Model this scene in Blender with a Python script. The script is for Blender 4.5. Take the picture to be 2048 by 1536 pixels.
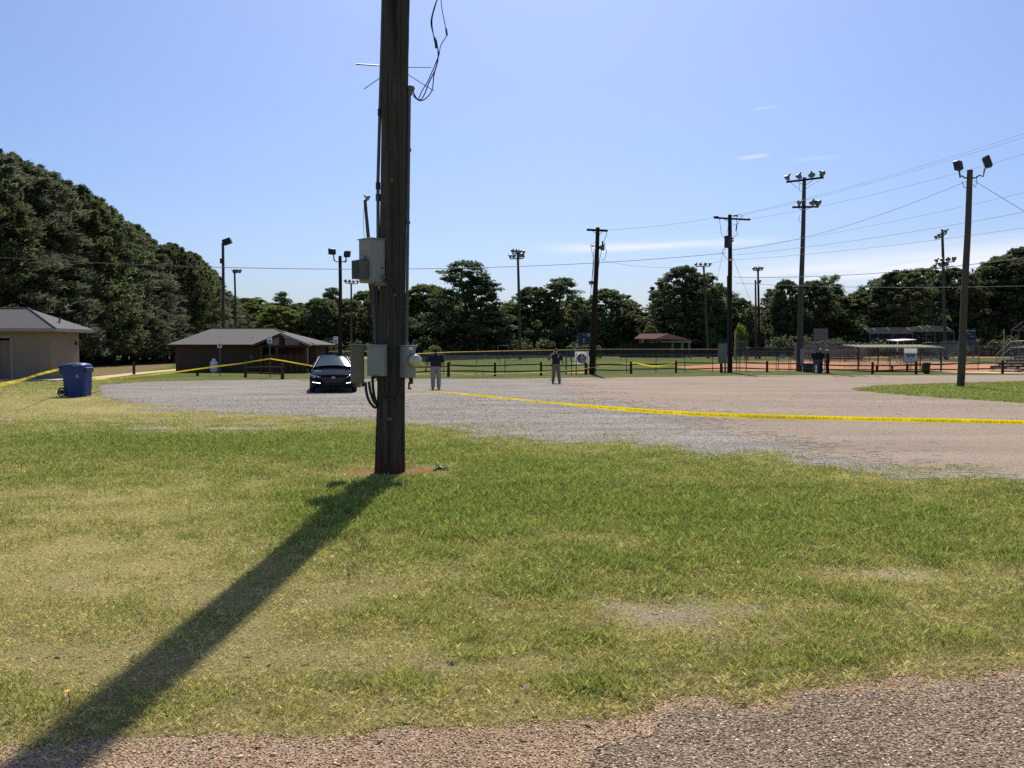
import bpy, math, random
import numpy as np
from mathutils import Vector, Matrix, Euler

for _o in list(bpy.data.objects):
    bpy.data.objects.remove(_o)
S = bpy.context.scene
COL = S.collection
R = math.radians
rng = np.random.default_rng(7)
random.seed(7)

# ------------------------------------------------------------------ camera
EYE, FPX, PITCH = 1.8, 1680.0, math.atan(73 / 1680.0)
cam_d = bpy.data.cameras.new('camera')
cam = bpy.data.objects.new('camera', cam_d)
COL.objects.link(cam)
cam.location = (0, 0, EYE)
cam.rotation_euler = (math.pi / 2 - PITCH, 0, 0)
cam_d.sensor_width = 36
cam_d.lens = FPX / 2048 * 36
cam_d.clip_start = 0.05
cam_d.clip_end = 4000
S.camera = cam

# ------------------------------------------------------------------ sky, sun, exposure
SUN_EL, SUN_AZ = R(51.5), R(2.9)          # azimuth from +Y towards +X
W = bpy.data.worlds.new('World')
S.world = W
W.use_nodes = True
wn, wl = W.node_tree.nodes, W.node_tree.links
wn.clear()
w_out = wn.new('ShaderNodeOutputWorld')
w_bg = wn.new('ShaderNodeBackground')
w_sky = wn.new('ShaderNodeTexSky')
w_sky.sky_type = 'NISHITA'
w_sky.sun_disc = False
w_sky.sun_elevation = SUN_EL
w_sky.sun_rotation = SUN_AZ
w_sky.altitude = 50
w_sky.air_density = 1.0
w_sky.dust_density = 1.7
w_sky.ozone_density = 10.0
w_bg.inputs[1].default_value = 0.102
# thin high cloud streaks drawn by direction all the way round the horizon
w_tc = wn.new('ShaderNodeTexCoord')
w_sep = wn.new('ShaderNodeSeparateXYZ')
wl.new(w_tc.outputs['Generated'], w_sep.inputs[0])
def wmath(op, a, b=None, c=None, clamp=False):
    n = wn.new('ShaderNodeMath'); n.operation = op; n.use_clamp = clamp
    for i, s in enumerate((a, b, c)):
        if s is None: continue
        if isinstance(s, (int, float)): n.inputs[i].default_value = s
        else: wl.new(s, n.inputs[i])
    return n.outputs[0]
w_az = wmath('ARCTAN2', w_sep.outputs[0], w_sep.outputs[1])
w_el = wmath('ARCSINE', w_sep.outputs[2])
w_comb = wn.new('ShaderNodeCombineXYZ')
wl.new(wmath('MULTIPLY', w_az, 3.0), w_comb.inputs[0])
w_tilt = wmath('SUBTRACT', w_el, wmath('MULTIPLY', w_az, 0.09))
wl.new(wmath('MULTIPLY', w_tilt, 75.0), w_comb.inputs[1])
w_no = wn.new('ShaderNodeTexNoise')
w_no.inputs['Scale'].default_value = 1.0
w_no.inputs['Detail'].default_value = 5.0
w_no.inputs['Roughness'].default_value = 0.55
w_no.inputs['Distortion'].default_value = 0.25
wl.new(w_comb.outputs[0], w_no.inputs['Vector'])
def wramp(src, pts):
    n = wn.new('ShaderNodeMapRange'); n.interpolation_type = 'SMOOTHSTEP'
    n.inputs[1].default_value, n.inputs[2].default_value = pts
    wl.new(src, n.inputs[0]); return n.outputs[0]
w_band = wmath('MULTIPLY', wramp(w_el, (0.055, 0.085)), wmath('SUBTRACT', 1.0, wramp(w_el, (0.09, 0.19))))
w_azm = wramp(w_az, (0.0, 0.42))
w_cl = wmath('MULTIPLY', wmath('MULTIPLY', wramp(w_no.outputs[0], (0.50, 0.66)), w_band), wmath('ADD', wmath('MULTIPLY', w_azm, 0.22), 0.03), clamp=True)
def streak(az0, el0, la, th, slope, amt):       # one drawn-out veil of cloud at its own bearing and height
    da = wmath('SUBTRACT', w_az, az0)
    wob = wmath('MULTIPLY', wmath('SUBTRACT', w_no.outputs[0], 0.5), th * 2.2)
    de = wmath('DIVIDE', wmath('ADD', wmath('SUBTRACT', wmath('SUBTRACT', w_el, el0), wmath('MULTIPLY', da, slope)), wob), th)
    g1 = wmath('POWER', 2.718, wmath('MULTIPLY', wmath('MULTIPLY', de, de), -1.0))
    q = wmath('DIVIDE', da, la); q = wmath('MULTIPLY', q, q)
    g2 = wmath('POWER', 2.718, wmath('MULTIPLY', wmath('MULTIPLY', q, q), -1.0))
    br = wramp(w_no.outputs[0], (0.30, 0.62))
    return wmath('MULTIPLY', wmath('MULTIPLY', g1, g2), wmath('MULTIPLY', wmath('ADD', wmath('MULTIPLY', br, 0.6), 0.4), amt))
for st in ((0.17, 0.1185, 0.125, 0.0045, 0.012, 0.85), (0.46, 0.0915, 0.22, 0.017, 0.052, 1.0), (0.52, 0.112, 0.12, 0.004, 0.05, 0.5), (0.29, 0.263, 0.013, 0.0013, 0.03, 0.45), (0.277, 0.213, 0.016, 0.0018, 0.06, 0.5),
           (0.345, 0.206, 0.022, 0.0022, 0.0, 0.25), (-0.9, 0.11, 0.3, 0.008, -0.03, 0.5), (1.3, 0.10, 0.4, 0.012, 0.02, 0.6), (2.4, 0.16, 0.3, 0.006, 0.04, 0.4), (-2.2, 0.09, 0.35, 0.01, 0.0, 0.5)):
    w_cl = wmath('MAXIMUM', w_cl, streak(*st))
w_mix = wn.new('ShaderNodeMix'); w_mix.data_type = 'RGBA'
wl.new(w_cl, w_mix.inputs[0])
wl.new(w_sky.outputs[0], w_mix.inputs[6])
w_mix.inputs[7].default_value = (6.9, 7.6, 8.4, 1)
w_wb = wn.new('ShaderNodeMix'); w_wb.data_type = 'RGBA'; w_wb.blend_type = 'MULTIPLY'; w_wb.inputs[0].default_value = 1
w_wb.inputs[7].default_value = (1.03, 0.98, 1.0, 1)      # the camera's white balance
wl.new(w_mix.outputs[2], w_wb.inputs[6])
wl.new(w_wb.outputs[2], w_bg.inputs[0])
wl.new(w_bg.outputs[0], w_out.inputs[0])

sun_d = bpy.data.lights.new('sun', 'SUN')
sun_d.energy = 5.0
sun_d.angle = R(0.53)
sun_d.color = (1.0, 0.95, 0.87)
sun = bpy.data.objects.new('sun', sun_d)
COL.objects.link(sun)
sdir = Vector((math.sin(SUN_AZ) * math.cos(SUN_EL), math.cos(SUN_AZ) * math.cos(SUN_EL), math.sin(SUN_EL)))
sun.rotation_euler = sdir.to_track_quat('Z', 'Y').to_euler()
sun.location = (0, 60, 80)

S.render.engine = 'CYCLES'
S.cycles.max_bounces = 8
S.cycles.diffuse_bounces = 5
S.cycles.glossy_bounces = 3
S.cycles.transmission_bounces = 6
S.cycles.transparent_max_bounces = 24
S.cycles.caustics_reflective = False
S.cycles.caustics_refractive = False
S.cycles.use_denoising = False
vs = S.view_settings
vs.view_transform = 'Standard'
vs.look = 'None'
vs.gamma = 1.0
vs.exposure = 0.3
vs.use_curve_mapping = False

# ------------------------------------------------------------------ helpers
def ray(u, v):
    a, b = (u - 1024) / FPX, (768 - v) / FPX
    cp, sp = math.cos(PITCH), math.sin(PITCH)
    return a, cp + b * sp, -sp + b * cp
def at(u, v, Y):                            # the point of the place that stands at distance Y
    a, y, z = ray(u, v); t = Y / y
    return Vector((a * t, Y, EYE + z * t))
def G(u, v):                                # the point of the ground
    a, y, z = ray(u, v); t = -EYE / z
    return Vector((a * t, y * t, 0.0))
def GY(v): return G(1024, v).y

_T = np.random.default_rng(3).random((256, 256))
def vn(x, y, s=0):
    x = np.asarray(x, float) + 37.7 * s; y = np.asarray(y, float) + 91.3 * s
    xi, yi = np.floor(x).astype(int), np.floor(y).astype(int)
    fx, fy = x - xi, y - yi
    fx, fy = fx * fx * (3 - 2 * fx), fy * fy * (3 - 2 * fy)
    a = _T[xi & 255, yi & 255]; b = _T[(xi + 1) & 255, yi & 255]
    c = _T[xi & 255, (yi + 1) & 255]; d = _T[(xi + 1) & 255, (yi + 1) & 255]
    return (a * (1 - fx) + b * fx) * (1 - fy) + (c * (1 - fx) + d * fx) * fy
def fbm(x, y, s=0, o=4):
    t = 0; a = 0.5; n = 0
    for i in range(o):
        t = t + a * vn(np.asarray(x) * 2 ** i, np.asarray(y) * 2 ** i, s + i); n += a; a *= 0.55
    return t / n

def srgb(r, g, b):
    return tuple(((c / 255) / 12.92 if c / 255 <= 0.04045 else ((c / 255 + 0.055) / 1.055) ** 2.4) for c in (r, g, b))

MATS = {}
def mat(name, col, rough=0.75, metal=0.0, var=0.0, vscale=4.0, stretch=(1, 1, 1), bump=0.0, bscale=30.0, spec=0.5, col2=None, attr=None, transl=0.0, emit=None, coat=0.0, alpha=None):
    if name in MATS: return MATS[name]
    m = bpy.data.materials.new(name); m.use_nodes = True
    nt = m.node_tree; N, L = nt.nodes, nt.links; N.clear()
    out = N.new('ShaderNodeOutputMaterial'); p = N.new('ShaderNodeBsdfPrincipled')
    p.inputs['Roughness'].default_value = rough; p.inputs['Metallic'].default_value = metal
    p.inputs['Specular IOR Level'].default_value = spec
    if coat: p.inputs['Coat Weight'].default_value = coat; p.inputs['Coat Roughness'].default_value = 0.03
    tc = N.new('ShaderNodeTexCoord'); mp = N.new('ShaderNodeMapping'); mp.inputs['Scale'].default_value = stretch
    L.new(tc.outputs['Object'], mp.inputs[0])
    colsock = None
    if attr:
        an = N.new('ShaderNodeAttribute'); an.attribute_name = attr; colsock = an.outputs['Color']
    if var > 0:
        no = N.new('ShaderNodeTexNoise'); no.inputs['Scale'].default_value = vscale; no.inputs['Detail'].default_value = 6; no.inputs['Roughness'].default_value = 0.65
        L.new(mp.outputs[0], no.inputs['Vector'])
        if col2 is not None:
            mr = N.new('ShaderNodeMapRange'); mr.inputs[1].default_value = 0.5 - 0.2; mr.inputs[2].default_value = 0.5 + 0.2
            L.new(no.outputs[0], mr.inputs[0])
            mx = N.new('ShaderNodeMix'); mx.data_type = 'RGBA'; L.new(mr.outputs[0], mx.inputs[0])
            mx.inputs[6].default_value = (*col, 1); mx.inputs[7].default_value = (*col2, 1); colsock = mx.outputs[2]
        else:
            mr = N.new('ShaderNodeMapRange'); mr.inputs[1].default_value = 0.25; mr.inputs[2].default_value = 0.75
            mr.inputs[3].default_value = 1 - var; mr.inputs[4].default_value = 1 + var
            L.new(no.outputs[0], mr.inputs[0])
            mx = N.new('ShaderNodeMix'); mx.data_type = 'RGBA'; mx.blend_type = 'MULTIPLY'; mx.inputs[0].default_value = 1
            if colsock: L.new(colsock, mx.inputs[6])
            else: mx.inputs[6].default_value = (*col, 1)
            L.new(mr.outputs[0], mx.inputs[7]); colsock = mx.outputs[2]
    if colsock: L.new(colsock, p.inputs['Base Color'])
    else: p.inputs['Base Color'].default_value = (*col, 1)
    if bump > 0:
        bn = N.new('ShaderNodeTexNoise'); bn.inputs['Scale'].default_value = bscale; bn.inputs['Detail'].default_value = 4
        L.new(mp.outputs[0], bn.inputs['Vector'])
        bp = N.new('ShaderNodeBump'); bp.inputs['Strength'].default_value = bump; bp.inputs['Distance'].default_value = 0.02
        L.new(bn.outputs[0], bp.inputs['Height']); L.new(bp.outputs[0], p.inputs['Normal'])
    if emit:
        p.inputs['Emission Color'].default_value = (*emit[0], 1); p.inputs['Emission Strength'].default_value = emit[1]
    res = p.outputs[0]
    if transl > 0:
        tr = N.new('ShaderNodeBsdfTranslucent')
        if colsock: L.new(colsock, tr.inputs[0])
        else: tr.inputs[0].default_value = (*col, 1)
        mxs = N.new('ShaderNodeMixShader'); mxs.inputs[0].default_value = transl
        L.new(res, mxs.inputs[1]); L.new(tr.outputs[0], mxs.inputs[2]); res = mxs.outputs[0]
    if alpha is not None:
        tp = N.new('ShaderNodeBsdfTransparent'); mxs = N.new('ShaderNodeMixShader'); mxs.inputs[0].default_value = alpha
        L.new(tp.outputs[0], mxs.inputs[1]); L.new(res, mxs.inputs[2]); res = mxs.outputs[0]
    L.new(res, out.inputs[0])
    MATS[name] = m
    return m

ORG = {}
def origin(o):
    v = Vector((0, 0, 0))
    while o is not None:
        v = v + o.location; o = o.parent
    return v
def tag(o, label=None, cat=None, group=None, kind=None):
    if label: o['label'] = label
    if cat: o['category'] = cat
    if group: o['group'] = group
    if kind: o['kind'] = kind
    return o
def thing(name, label, cat, loc, group=None, rotz=0):
    o = bpy.data.objects.new(name, None); COL.objects.link(o)
    o.empty_display_size = 0.3; o.location = loc; o.rotation_euler = (0, 0, rotz)
    return tag(o, label, cat, group)
def mesh_obj(name, me, m, parent=None):
    o = bpy.data.objects.new(name, me); COL.objects.link(o)
    ms = m if isinstance(m, (list, tuple)) else [m]
    for x in ms:
        if x is not None: me.materials.append(x)
    if parent is not None: o.parent = parent
    return o
def np_mesh(name, V, F, smooth=False):     # V (n,3), F (m,k) all the same k
    V = np.asarray(V, np.float32); F = np.asarray(F, np.int32)
    me = bpy.data.meshes.new(name); k = F.shape[1]
    me.vertices.add(len(V)); me.vertices.foreach_set('co', V.ravel())
    me.loops.add(F.size); me.loops.foreach_set('vertex_index', F.ravel())
    me.polygons.add(len(F)); me.polygons.foreach_set('loop_start', np.arange(0, F.size, k, dtype=np.int32))
    if smooth: me.polygons.foreach_set('use_smooth', np.ones(len(F), bool))
    me.update(calc_edges=True)
    return me
def add_color(me, name, cols):              # per vertex linear rgb
    a = me.attributes.new(name, 'FLOAT_COLOR', 'POINT')
    c = np.ones((len(cols), 4), np.float32); c[:, :3] = cols
    a.data.foreach_set('color', c.ravel())

class MB:
    def __init__(s): s.v = []; s.f = []; s.m = []; s.sm = []; s.mi = 0; s.M = None
    def add(s, vs, fs, smooth=False):
        b = len(s.v)
        for p in vs:
            p = Vector(p); s.v.append(s.M @ p if s.M else p)
        for f in fs:
            s.f.append([b + i for i in f]); s.m.append(s.mi); s.sm.append(smooth)
        return s
    def box(s, c, d, rz=0.0, bev=0.0, top=None, rot=None):
        hx, hy, hz = d[0] / 2, d[1] / 2, d[2] / 2
        tx, ty = top if top else (1, 1)
        M = rot if rot is not None else Matrix.Rotation(rz, 3, 'Z')
        c = Vector(c)
        if bev <= 0:
            P = [(-hx, -hy, -hz), (hx, -hy, -hz), (hx, hy, -hz), (-hx, hy, -hz), (-hx * tx, -hy * ty, hz), (hx * tx, -hy * ty, hz), (hx * tx, hy * ty, hz), (-hx * tx, hy * ty, hz)]
            F = [(0, 3, 2, 1), (4, 5, 6, 7), (0, 1, 5, 4), (1, 2, 6, 5), (2, 3, 7, 6), (3, 0, 4, 7)]
        else:
            b = min(bev, hx * .9, hy * .9, hz * .9); P = []; F = []
            for (z, i) in ((-hz, 1), (-hz + b, 0), (hz - b, 0), (hz, 1)):
                kx, ky = (tx, ty) if z > 0 else (1, 1)
                ex, ey = hx * kx - b * i, hy * ky - b * i
                q = b * (1 - i) if not i else b * 0.6
                for (x, y) in ((-ex + q, -ey), (ex - q, -ey), (ex, -ey + q), (ex, ey - q), (ex - q, ey), (-ex + q, ey), (-ex, ey - q), (-ex, -ey + q)):
                    P.append((x, y, z))
            for k in range(3):
                for j in range(8):
                    F.append((k * 8 + j, k * 8 + (j + 1) % 8, k * 8 + 8 + (j + 1) % 8, k * 8 + 8 + j))
            F.append(tuple(range(7, -1, -1))); F.append(tuple(range(24, 32)))
        return s.add([c + M @ Vector(p) for p in P], F)
    def tube(s, pts, r, n=8, cap=True, smooth=True, ell=1.0):
        pts = [Vector(p) for p in pts]; k = len(pts)
        rs = r if isinstance(r, (list, tuple)) else [r] * k
        vs = []; fs = []; up = None
        for i, p in enumerate(pts):
            t = (pts[min(i + 1, k - 1)] - pts[max(i - 1, 0)])
            t = t.normalized() if t.length > 1e-9 else Vector((0, 0, 1))
            if up is None:
                up = Vector((0, 0, 1)) if abs(t.z) < 0.9 else Vector((0, 1, 0))
            a = t.cross(up); a = a.normalized() if a.length > 1e-6 else Vector((1, 0, 0))
            b = a.cross(t).normalized(); up = b
            for j in range(n):
                w = 2 * math.pi * j / n
                vs.append(p + (a * math.cos(w) + b * math.sin(w) * ell) * rs[i])
        for i in range(k - 1):
            for j in range(n):
                fs.append((i * n + j, i * n + (j + 1) % n, (i + 1) * n + (j + 1) % n, (i + 1) * n + j))
        s.add(vs, fs, smooth)
        if cap:
            s.add(vs[:n], [tuple(range(n - 1, -1, -1))]); s.add(vs[-n:], [tuple(range(n))])
        return s
    def lathe(s, prof, n=20, M=None, smooth=True):   # prof [(r,z)]
        vs = []; fs = []; k = len(prof); M = M or Matrix.Identity(4)
        for (r, z) in prof:
            for j in range(n):
                w = 2 * math.pi * j / n
                vs.append(M @ Vector((r * math.cos(w), r * math.sin(w), z)))
        for i in range(k - 1):
            for j in range(n):
                fs.append((i * n + j, i * n + (j + 1) % n, (i + 1) * n + (j + 1) % n, (i + 1) * n + j))
        return s.add(vs, fs, smooth)
    def ell(s, c, d, n=12, k=8, M=None):
        vs = []; fs = []; c = Vector(c); M = M or Matrix.Identity(3)
        for i in range(k + 1):
            a = math.pi * i / k
            for j in range(n):
                w = 2 * math.pi * j / n
                vs.append(c + M @ Vector((d[0] * math.sin(a) * math.cos(w), d[1] * math.sin(a) * math.sin(w), d[2] * math.cos(a))))
        for i in range(k):
            for j in range(n):
                fs.append((i * n + j, (i + 1) * n + j, (i + 1) * n + (j + 1) % n, i * n + (j + 1) % n))
        return s.add(vs, fs, True)
    def poly(s, pts): return s.add(pts, [tuple(range(len(pts)))])
    def slab(s, pts, n):                     # polygon pts extruded by vector n
        pts = [Vector(p) for p in pts]; n = Vector(n); k = len(pts)
        F = [tuple(range(k)), tuple(range(2 * k - 1, k - 1, -1))] + [(i, i + k, (i + 1) % k + k, (i + 1) % k) for i in range(k)]
        return s.add(pts + [p + n for p in pts], F)
    def build(s, name, m, parent=None, local=False):
        o_ = Vector((0, 0, 0)) if (parent is None or local) else origin(parent)
        me = bpy.data.meshes.new(name)
        me.from_pydata([tuple(p - o_) for p in s.v], [], s.f)
        me.polygons.foreach_set('use_smooth', s.sm); me.polygons.foreach_set('material_index', s.m)
        me.update()
        return mesh_obj(name, me, m, parent)
def single(name, mb, m, label, cat, group=None, loc=None):
    """a thing that is one mesh, its origin at loc"""
    loc = Vector(loc) if loc is not None else Vector(mb.v[0])
    mb.v = [p - loc for p in mb.v]
    o = mb.build(name, m, None, True); o.location = loc
    return tag(o, label, cat, group)
def copy_tree(o, parent=None):
    c = o.copy(); COL.objects.link(c); c.parent = parent
    for ch in list(o.children): copy_tree(ch, c)
    return c
def catenary(a, b, sag, n=24):
    a, b = Vector(a), Vector(b)
    return [a.lerp(b, i / n) - Vector((0, 0, sag * 4 * (i / n) * (1 - i / n))) for i in range(n + 1)]

# ------------------------------------------------------------------ materials
M_wood_pole = mat('weathered_pole_wood', srgb(74, 64, 54), 0.9, var=0.5, vscale=6, stretch=(9, 9, 0.5), col2=srgb(42, 36, 31), bump=0.6, bscale=14, spec=.15)
M_wood_grey = mat('grey_pole_wood', srgb(98, 90, 82), 0.9, var=0.5, vscale=5, stretch=(8, 8, 0.4), col2=srgb(66, 59, 54), bump=0.4, bscale=12, spec=.15)
M_wood_dark = mat('creosote_pole_wood', srgb(62, 46, 37), 0.9, var=0.5, vscale=5, stretch=(8, 8, 0.4), col2=srgb(38, 29, 24), bump=0.4, bscale=12, spec=.15)
M_rail = mat('split_rail_wood', srgb(70, 58, 49), 0.9, var=0.4, vscale=5, stretch=(2, 2, 2), bump=0.5, bscale=14, spec=.1)
M_galv = mat('galvanised_steel', srgb(128, 131, 134), 0.5, 0.5, var=0.15, vscale=6)
M_galv_dull = mat('dull_galvanised_steel', srgb(96, 98, 99), 0.65, 0.25, var=0.2, vscale=3)
M_box = mat('grey_painted_steel', srgb(146, 145, 143), 0.55, 0.0, var=0.1, vscale=3, spec=.3)
M_box_tan = mat('tan_grey_painted_steel', srgb(120, 114, 101), 0.55, 0.0, var=0.12, vscale=3, spec=.3)
M_black = mat('black_plastic', (0.012, 0.012, 0.013), 0.5)
M_cable = mat('black_cable', (0.01, 0.01, 0.012), 0.6)
M_wire = mat('weathered_wire', (0.06, 0.06, 0.065), 0.6)
M_dark_metal = mat('bronze_painted_metal', (0.03, 0.028, 0.027), 0.45, 0.3)
M_alum = mat('aluminium', srgb(150, 152, 156), 0.4, 0.7, var=0.1, vscale=5)
M_lens = mat('lamp_glass', srgb(120, 126, 132), 0.15, 0.0, spec=0.5)
M_reflector = mat('spun_aluminium_reflector', srgb(112, 112, 112), 0.5, 0.35)
M_white = mat('white_paint', (0.78, 0.78, 0.76), 0.5, var=0.06)
M_tape = mat('yellow_barrier_plastic', srgb(246, 218, 36), 0.35, 0.0, transl=0.35, spec=0.5)
M_ink = mat('black_ink', (0.01, 0.01, 0.01), 0.6)
M_link = mat('chain_link_veil', srgb(120, 122, 122), 0.5, 0.3, alpha=0.16)
M_link_far = mat('distant_chain_link_veil', srgb(88, 88, 88), 0.7, 0.1, alpha=0.12)
M_screen = mat('dark_windscreen_cloth', srgb(42, 46, 48), 0.9, alpha=0.82)
M_cap = mat('yellow_fence_cap', srgb(225, 180, 60), 0.5, var=0.2, vscale=1.0)
M_cap_old = mat('faded_fence_cap', srgb(205, 160, 100), 0.6, var=0.2, vscale=1.0)
M_concrete = mat('concrete', srgb(178, 166, 148), 0.85, var=0.15, vscale=2, bump=0.2, spec=.1)
# ================================================================== the ground
def gp(pts): return np.array([tuple(G(u, v))[:2] for u, v in pts])
def psd(x, y, P):                            # signed distance to polygon, + inside
    x = np.asarray(x, float); y = np.asarray(y, float)
    d = np.full(x.shape, 1e9); ins = np.zeros(x.shape, bool)
    for i in range(len(P)):
        ax, ay = P[i]; bx, by = P[(i + 1) % len(P)]
        ex, ey = bx - ax, by - ay
        t = np.clip(((x - ax) * ex + (y - ay) * ey) / (ex * ex + ey * ey + 1e-12), 0, 1)
        d = np.minimum(d, np.hypot(x - ax - t * ex, y - ay - t * ey))
        c = ((ay > y) != (by > y)) & (x < (bx - ax) * (y - ay) / (by - ay + 1e-12) + ax)
        ins ^= c
    return np.where(ins, d, -d)

LOT = gp([(196, 782), (205, 770), (300, 764), (420, 761), (620, 759), (850, 758), (1000, 758), (1130, 756), (1200, 755), (1350, 754), (1480, 751.5), (1640, 750.5), (1800, 751), (2048, 750), (2500, 748),
          (2700, 1010), (2300, 985), (2048, 968), (1960, 957), (1900, 948), (1800, 955), (1720, 941), (1640, 926), (1560, 913), (1480, 909), (1430, 920), (1400, 916), (1330, 898), (1250, 890), (1100, 882), (1000, 873), (900, 861), (820, 850), (750, 843), (600, 836), (500, 830), (330, 820), (290, 806), (215, 795)])
ISLAND = gp([(1708, 779), (1755, 771), (1850, 768), (2048, 763), (2400, 757), (2500, 830), (2300, 822), (2048, 807), (1850, 794), (1725, 783)])
ROAD = gp([(1085, 755), (1120, 768), (1180, 792), (1290, 812), (1420, 838), (1500, 868), (1680, 902), (1860, 935), (2048, 975), (2700, 1050), (2700, 748), (2048, 748), (1500, 750)])
SHOULDER = gp([(-500, 1530), (0, 1500), (220, 1492), (450, 1470), (560, 1480), (700, 1478), (780, 1462), (900, 1455), (1000, 1452), (1100, 1455), (1160, 1440), (1250, 1430), (1330, 1415), (1400, 1400), (1550, 1395), (1620, 1375), (1760, 1365), (2048, 1335), (2500, 1300), (2500, 2600), (-500, 2600)])
DRIVE = gp([(1100, 2600), (1120, 1600), (1150, 1536), (1180, 1497), (1290, 1472), (1360, 1428), (1450, 1416), (1560, 1426), (1620, 1392), (1750, 1381), (1850, 1386), (2000, 1366), (2048, 1356), (2500, 1322), (2600, 2600)])
def f_lot(x, y):
    a = 0.5 + 0.02 * y
    edge = (fbm(x * 0.55, y * 0.8, 2, 4) - 0.5) * 2.6 * a + (vn(x * 5, y * 5, 9) - 0.5) * 0.6 + (vn(x * 21.3, y * 17.9, 10) - 0.5) * 0.8
    near = np.clip((34 - y) / 10, 0.12, 1)
    s = psd(x, y, LOT)
    spots = np.where((s < 0.2) & (s > -7) & (y > 17) & (y < 30) & (x < -4), (fbm(x * 0.35, y * 0.9, 21, 3) - 0.69) * 14, -9)
    v = np.maximum(s + edge * near, spots)
    return np.where(psd(x, y, ISLAND) + (vn(x * 2, y * 2, 4) - 0.5) * 0.5 > 0, -1, v)
def f_road(x, y):
    return np.minimum(psd(x, y, ROAD) + (fbm(x * 0.4, y * 0.4, 5, 4) - 0.5) * 3.5 + (vn(x * 4, y * 4, 6) - 0.5) * 1.6 + (vn(x * 23.1, y * 19.7, 7) - 0.5) * 3.4, f_lot(x, y))
def f_sho(x, y): return psd(x, y, SHOULDER) + (fbm(x * 3, y * 5, 8, 4) - 0.5) * 0.28
def f_drv(x, y): return psd(x, y, DRIVE) + (fbm(x * 4, y * 6, 11, 4) - 0.5) * 0.16

def gauss(x, y, u, v, rx, ry, w):
    p = G(u, v)
    return w * np.exp(-((x - p.x) / rx) ** 2 - ((y - p.y) / ry) ** 2)
LUSH = [(900, 1000, 2.4, 1.7, .62), (1300, 1030, 2.6, 1.2, .4), (1750, 1000, 3.5, 1.5, .3), (250, 880, 3.6, 1.5, .5), (560, 900, 3, 1.8, .5), (1000, 925, 3, 1.5, .35), (600, 1000, 1.5, 1.0, .3),
        (1150, 1150, 1.5, .8, .25), (1950, 1080, 1.6, 1.2, .25), (1250, 1370, .5, .16, .15), (1000, 1260, .8, .4, .2), (1700, 1270, .8, .4, .12), (1560, 1110, 1.5, .6, .3), (620, 870, 4, 1.5, .25),
        (100, 1160, 1.7, 1.3, -.42), (300, 1010, 1.8, 1.2, -.25), (450, 1330, .9, .5, -.35), (800, 1290, .7, .35, -.3), (1380, 1235, .7, .35, -.45), (1760, 1150, .9, .25, -.4), (60, 1300, 1.0, .6, -.35),
        (300, 818, 7, 3, -.42), (-300, 800, 12, 4, -.3), (700, 1170, 1.0, .6, -.2), (960, 1340, .5, .14, -.3), (1400, 1480, 2, .35, -.3), (500, 1480, 3, .25, -.25), (760, 1400, .7, .15, -.25)]
def lush(x, y):
    v = 0.46 + (fbm(x * 0.45, y * 0.45, 1, 4) - 0.5) * 0.42 + (fbm(x * 2.9, y * 2.9, 14, 5) - 0.5) * 0.8
    for g in LUSH: v = v + (0.72 if g[4] > 0 else 1.05) * gauss(x, y, *g)
    isl = psd(x, y, ISLAND) > -0.3
    v = np.where(isl, v + 0.35, v) + 0.3 * np.clip((y - 47) / 4, 0, 1)
    return np.clip(v, 0, 1)
BARE = [(1370, 1225, .62, .36, 1), (1470, 1270, .35, .16, .7), (1760, 1152, .8, .16, .9), (1130, 1348, .22, .07, .8), (935, 1338, .3, .06, .8), (1190, 1365, .18, .06, .7), (1710, 1215, .4, .1, .5), (1000, 1320, .5, .1, .4), (1930, 1180, .5, .1, .5), (780, 1310, .3, .12, .4)]
def bare(x, y):
    v = 0 * x
    for g in BARE: v = v + gauss(x, y, *g)
    return np.clip(v * 1.1 + (fbm(x * 6, y * 9, 17, 4) - 0.62) * 2.6 * np.clip(v * 3, 0, 1), 0, 1)
PB = at(780, 945, 12.1); PBX, PBY = PB.x, 12.1
def redsoil(x, y):
    d = np.hypot((x - PBX - 0.12) / 0.85, (y - PBY) / 0.5)
    return np.clip((1.15 - d) * 2.2 + (fbm(x * 6, y * 6, 19, 3) - 0.55) * 2.2, 0, 1)
def lerp(a, b, t): return a + (b - a) * t[..., None]
def ground_col(x, y):
    L = lush(x, y)
    c = lerp(np.array([0.31, 0.26, 0.105]), np.array([0.23, 0.215, 0.065]), np.clip(L * 1.9, 0, 1))
    c = lerp(c, np.array([0.13, 0.145, 0.035]), np.clip(L * 1.9 - 0.9, 0, 1))
    far = np.clip((y - 34) / 14, 0, 1)
    c = lerp(c, np.array([0.085, 0.105, 0.032]), far * (0.65 + 0.35 * L))
    c = lerp(c, np.array([0.37, 0.305, 0.21]), 0.85 * bare(x, y))
    c = lerp(c, np.array([0.27, 0.125, 0.07]), 0.9 * redsoil(x, y))
    return c

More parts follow.
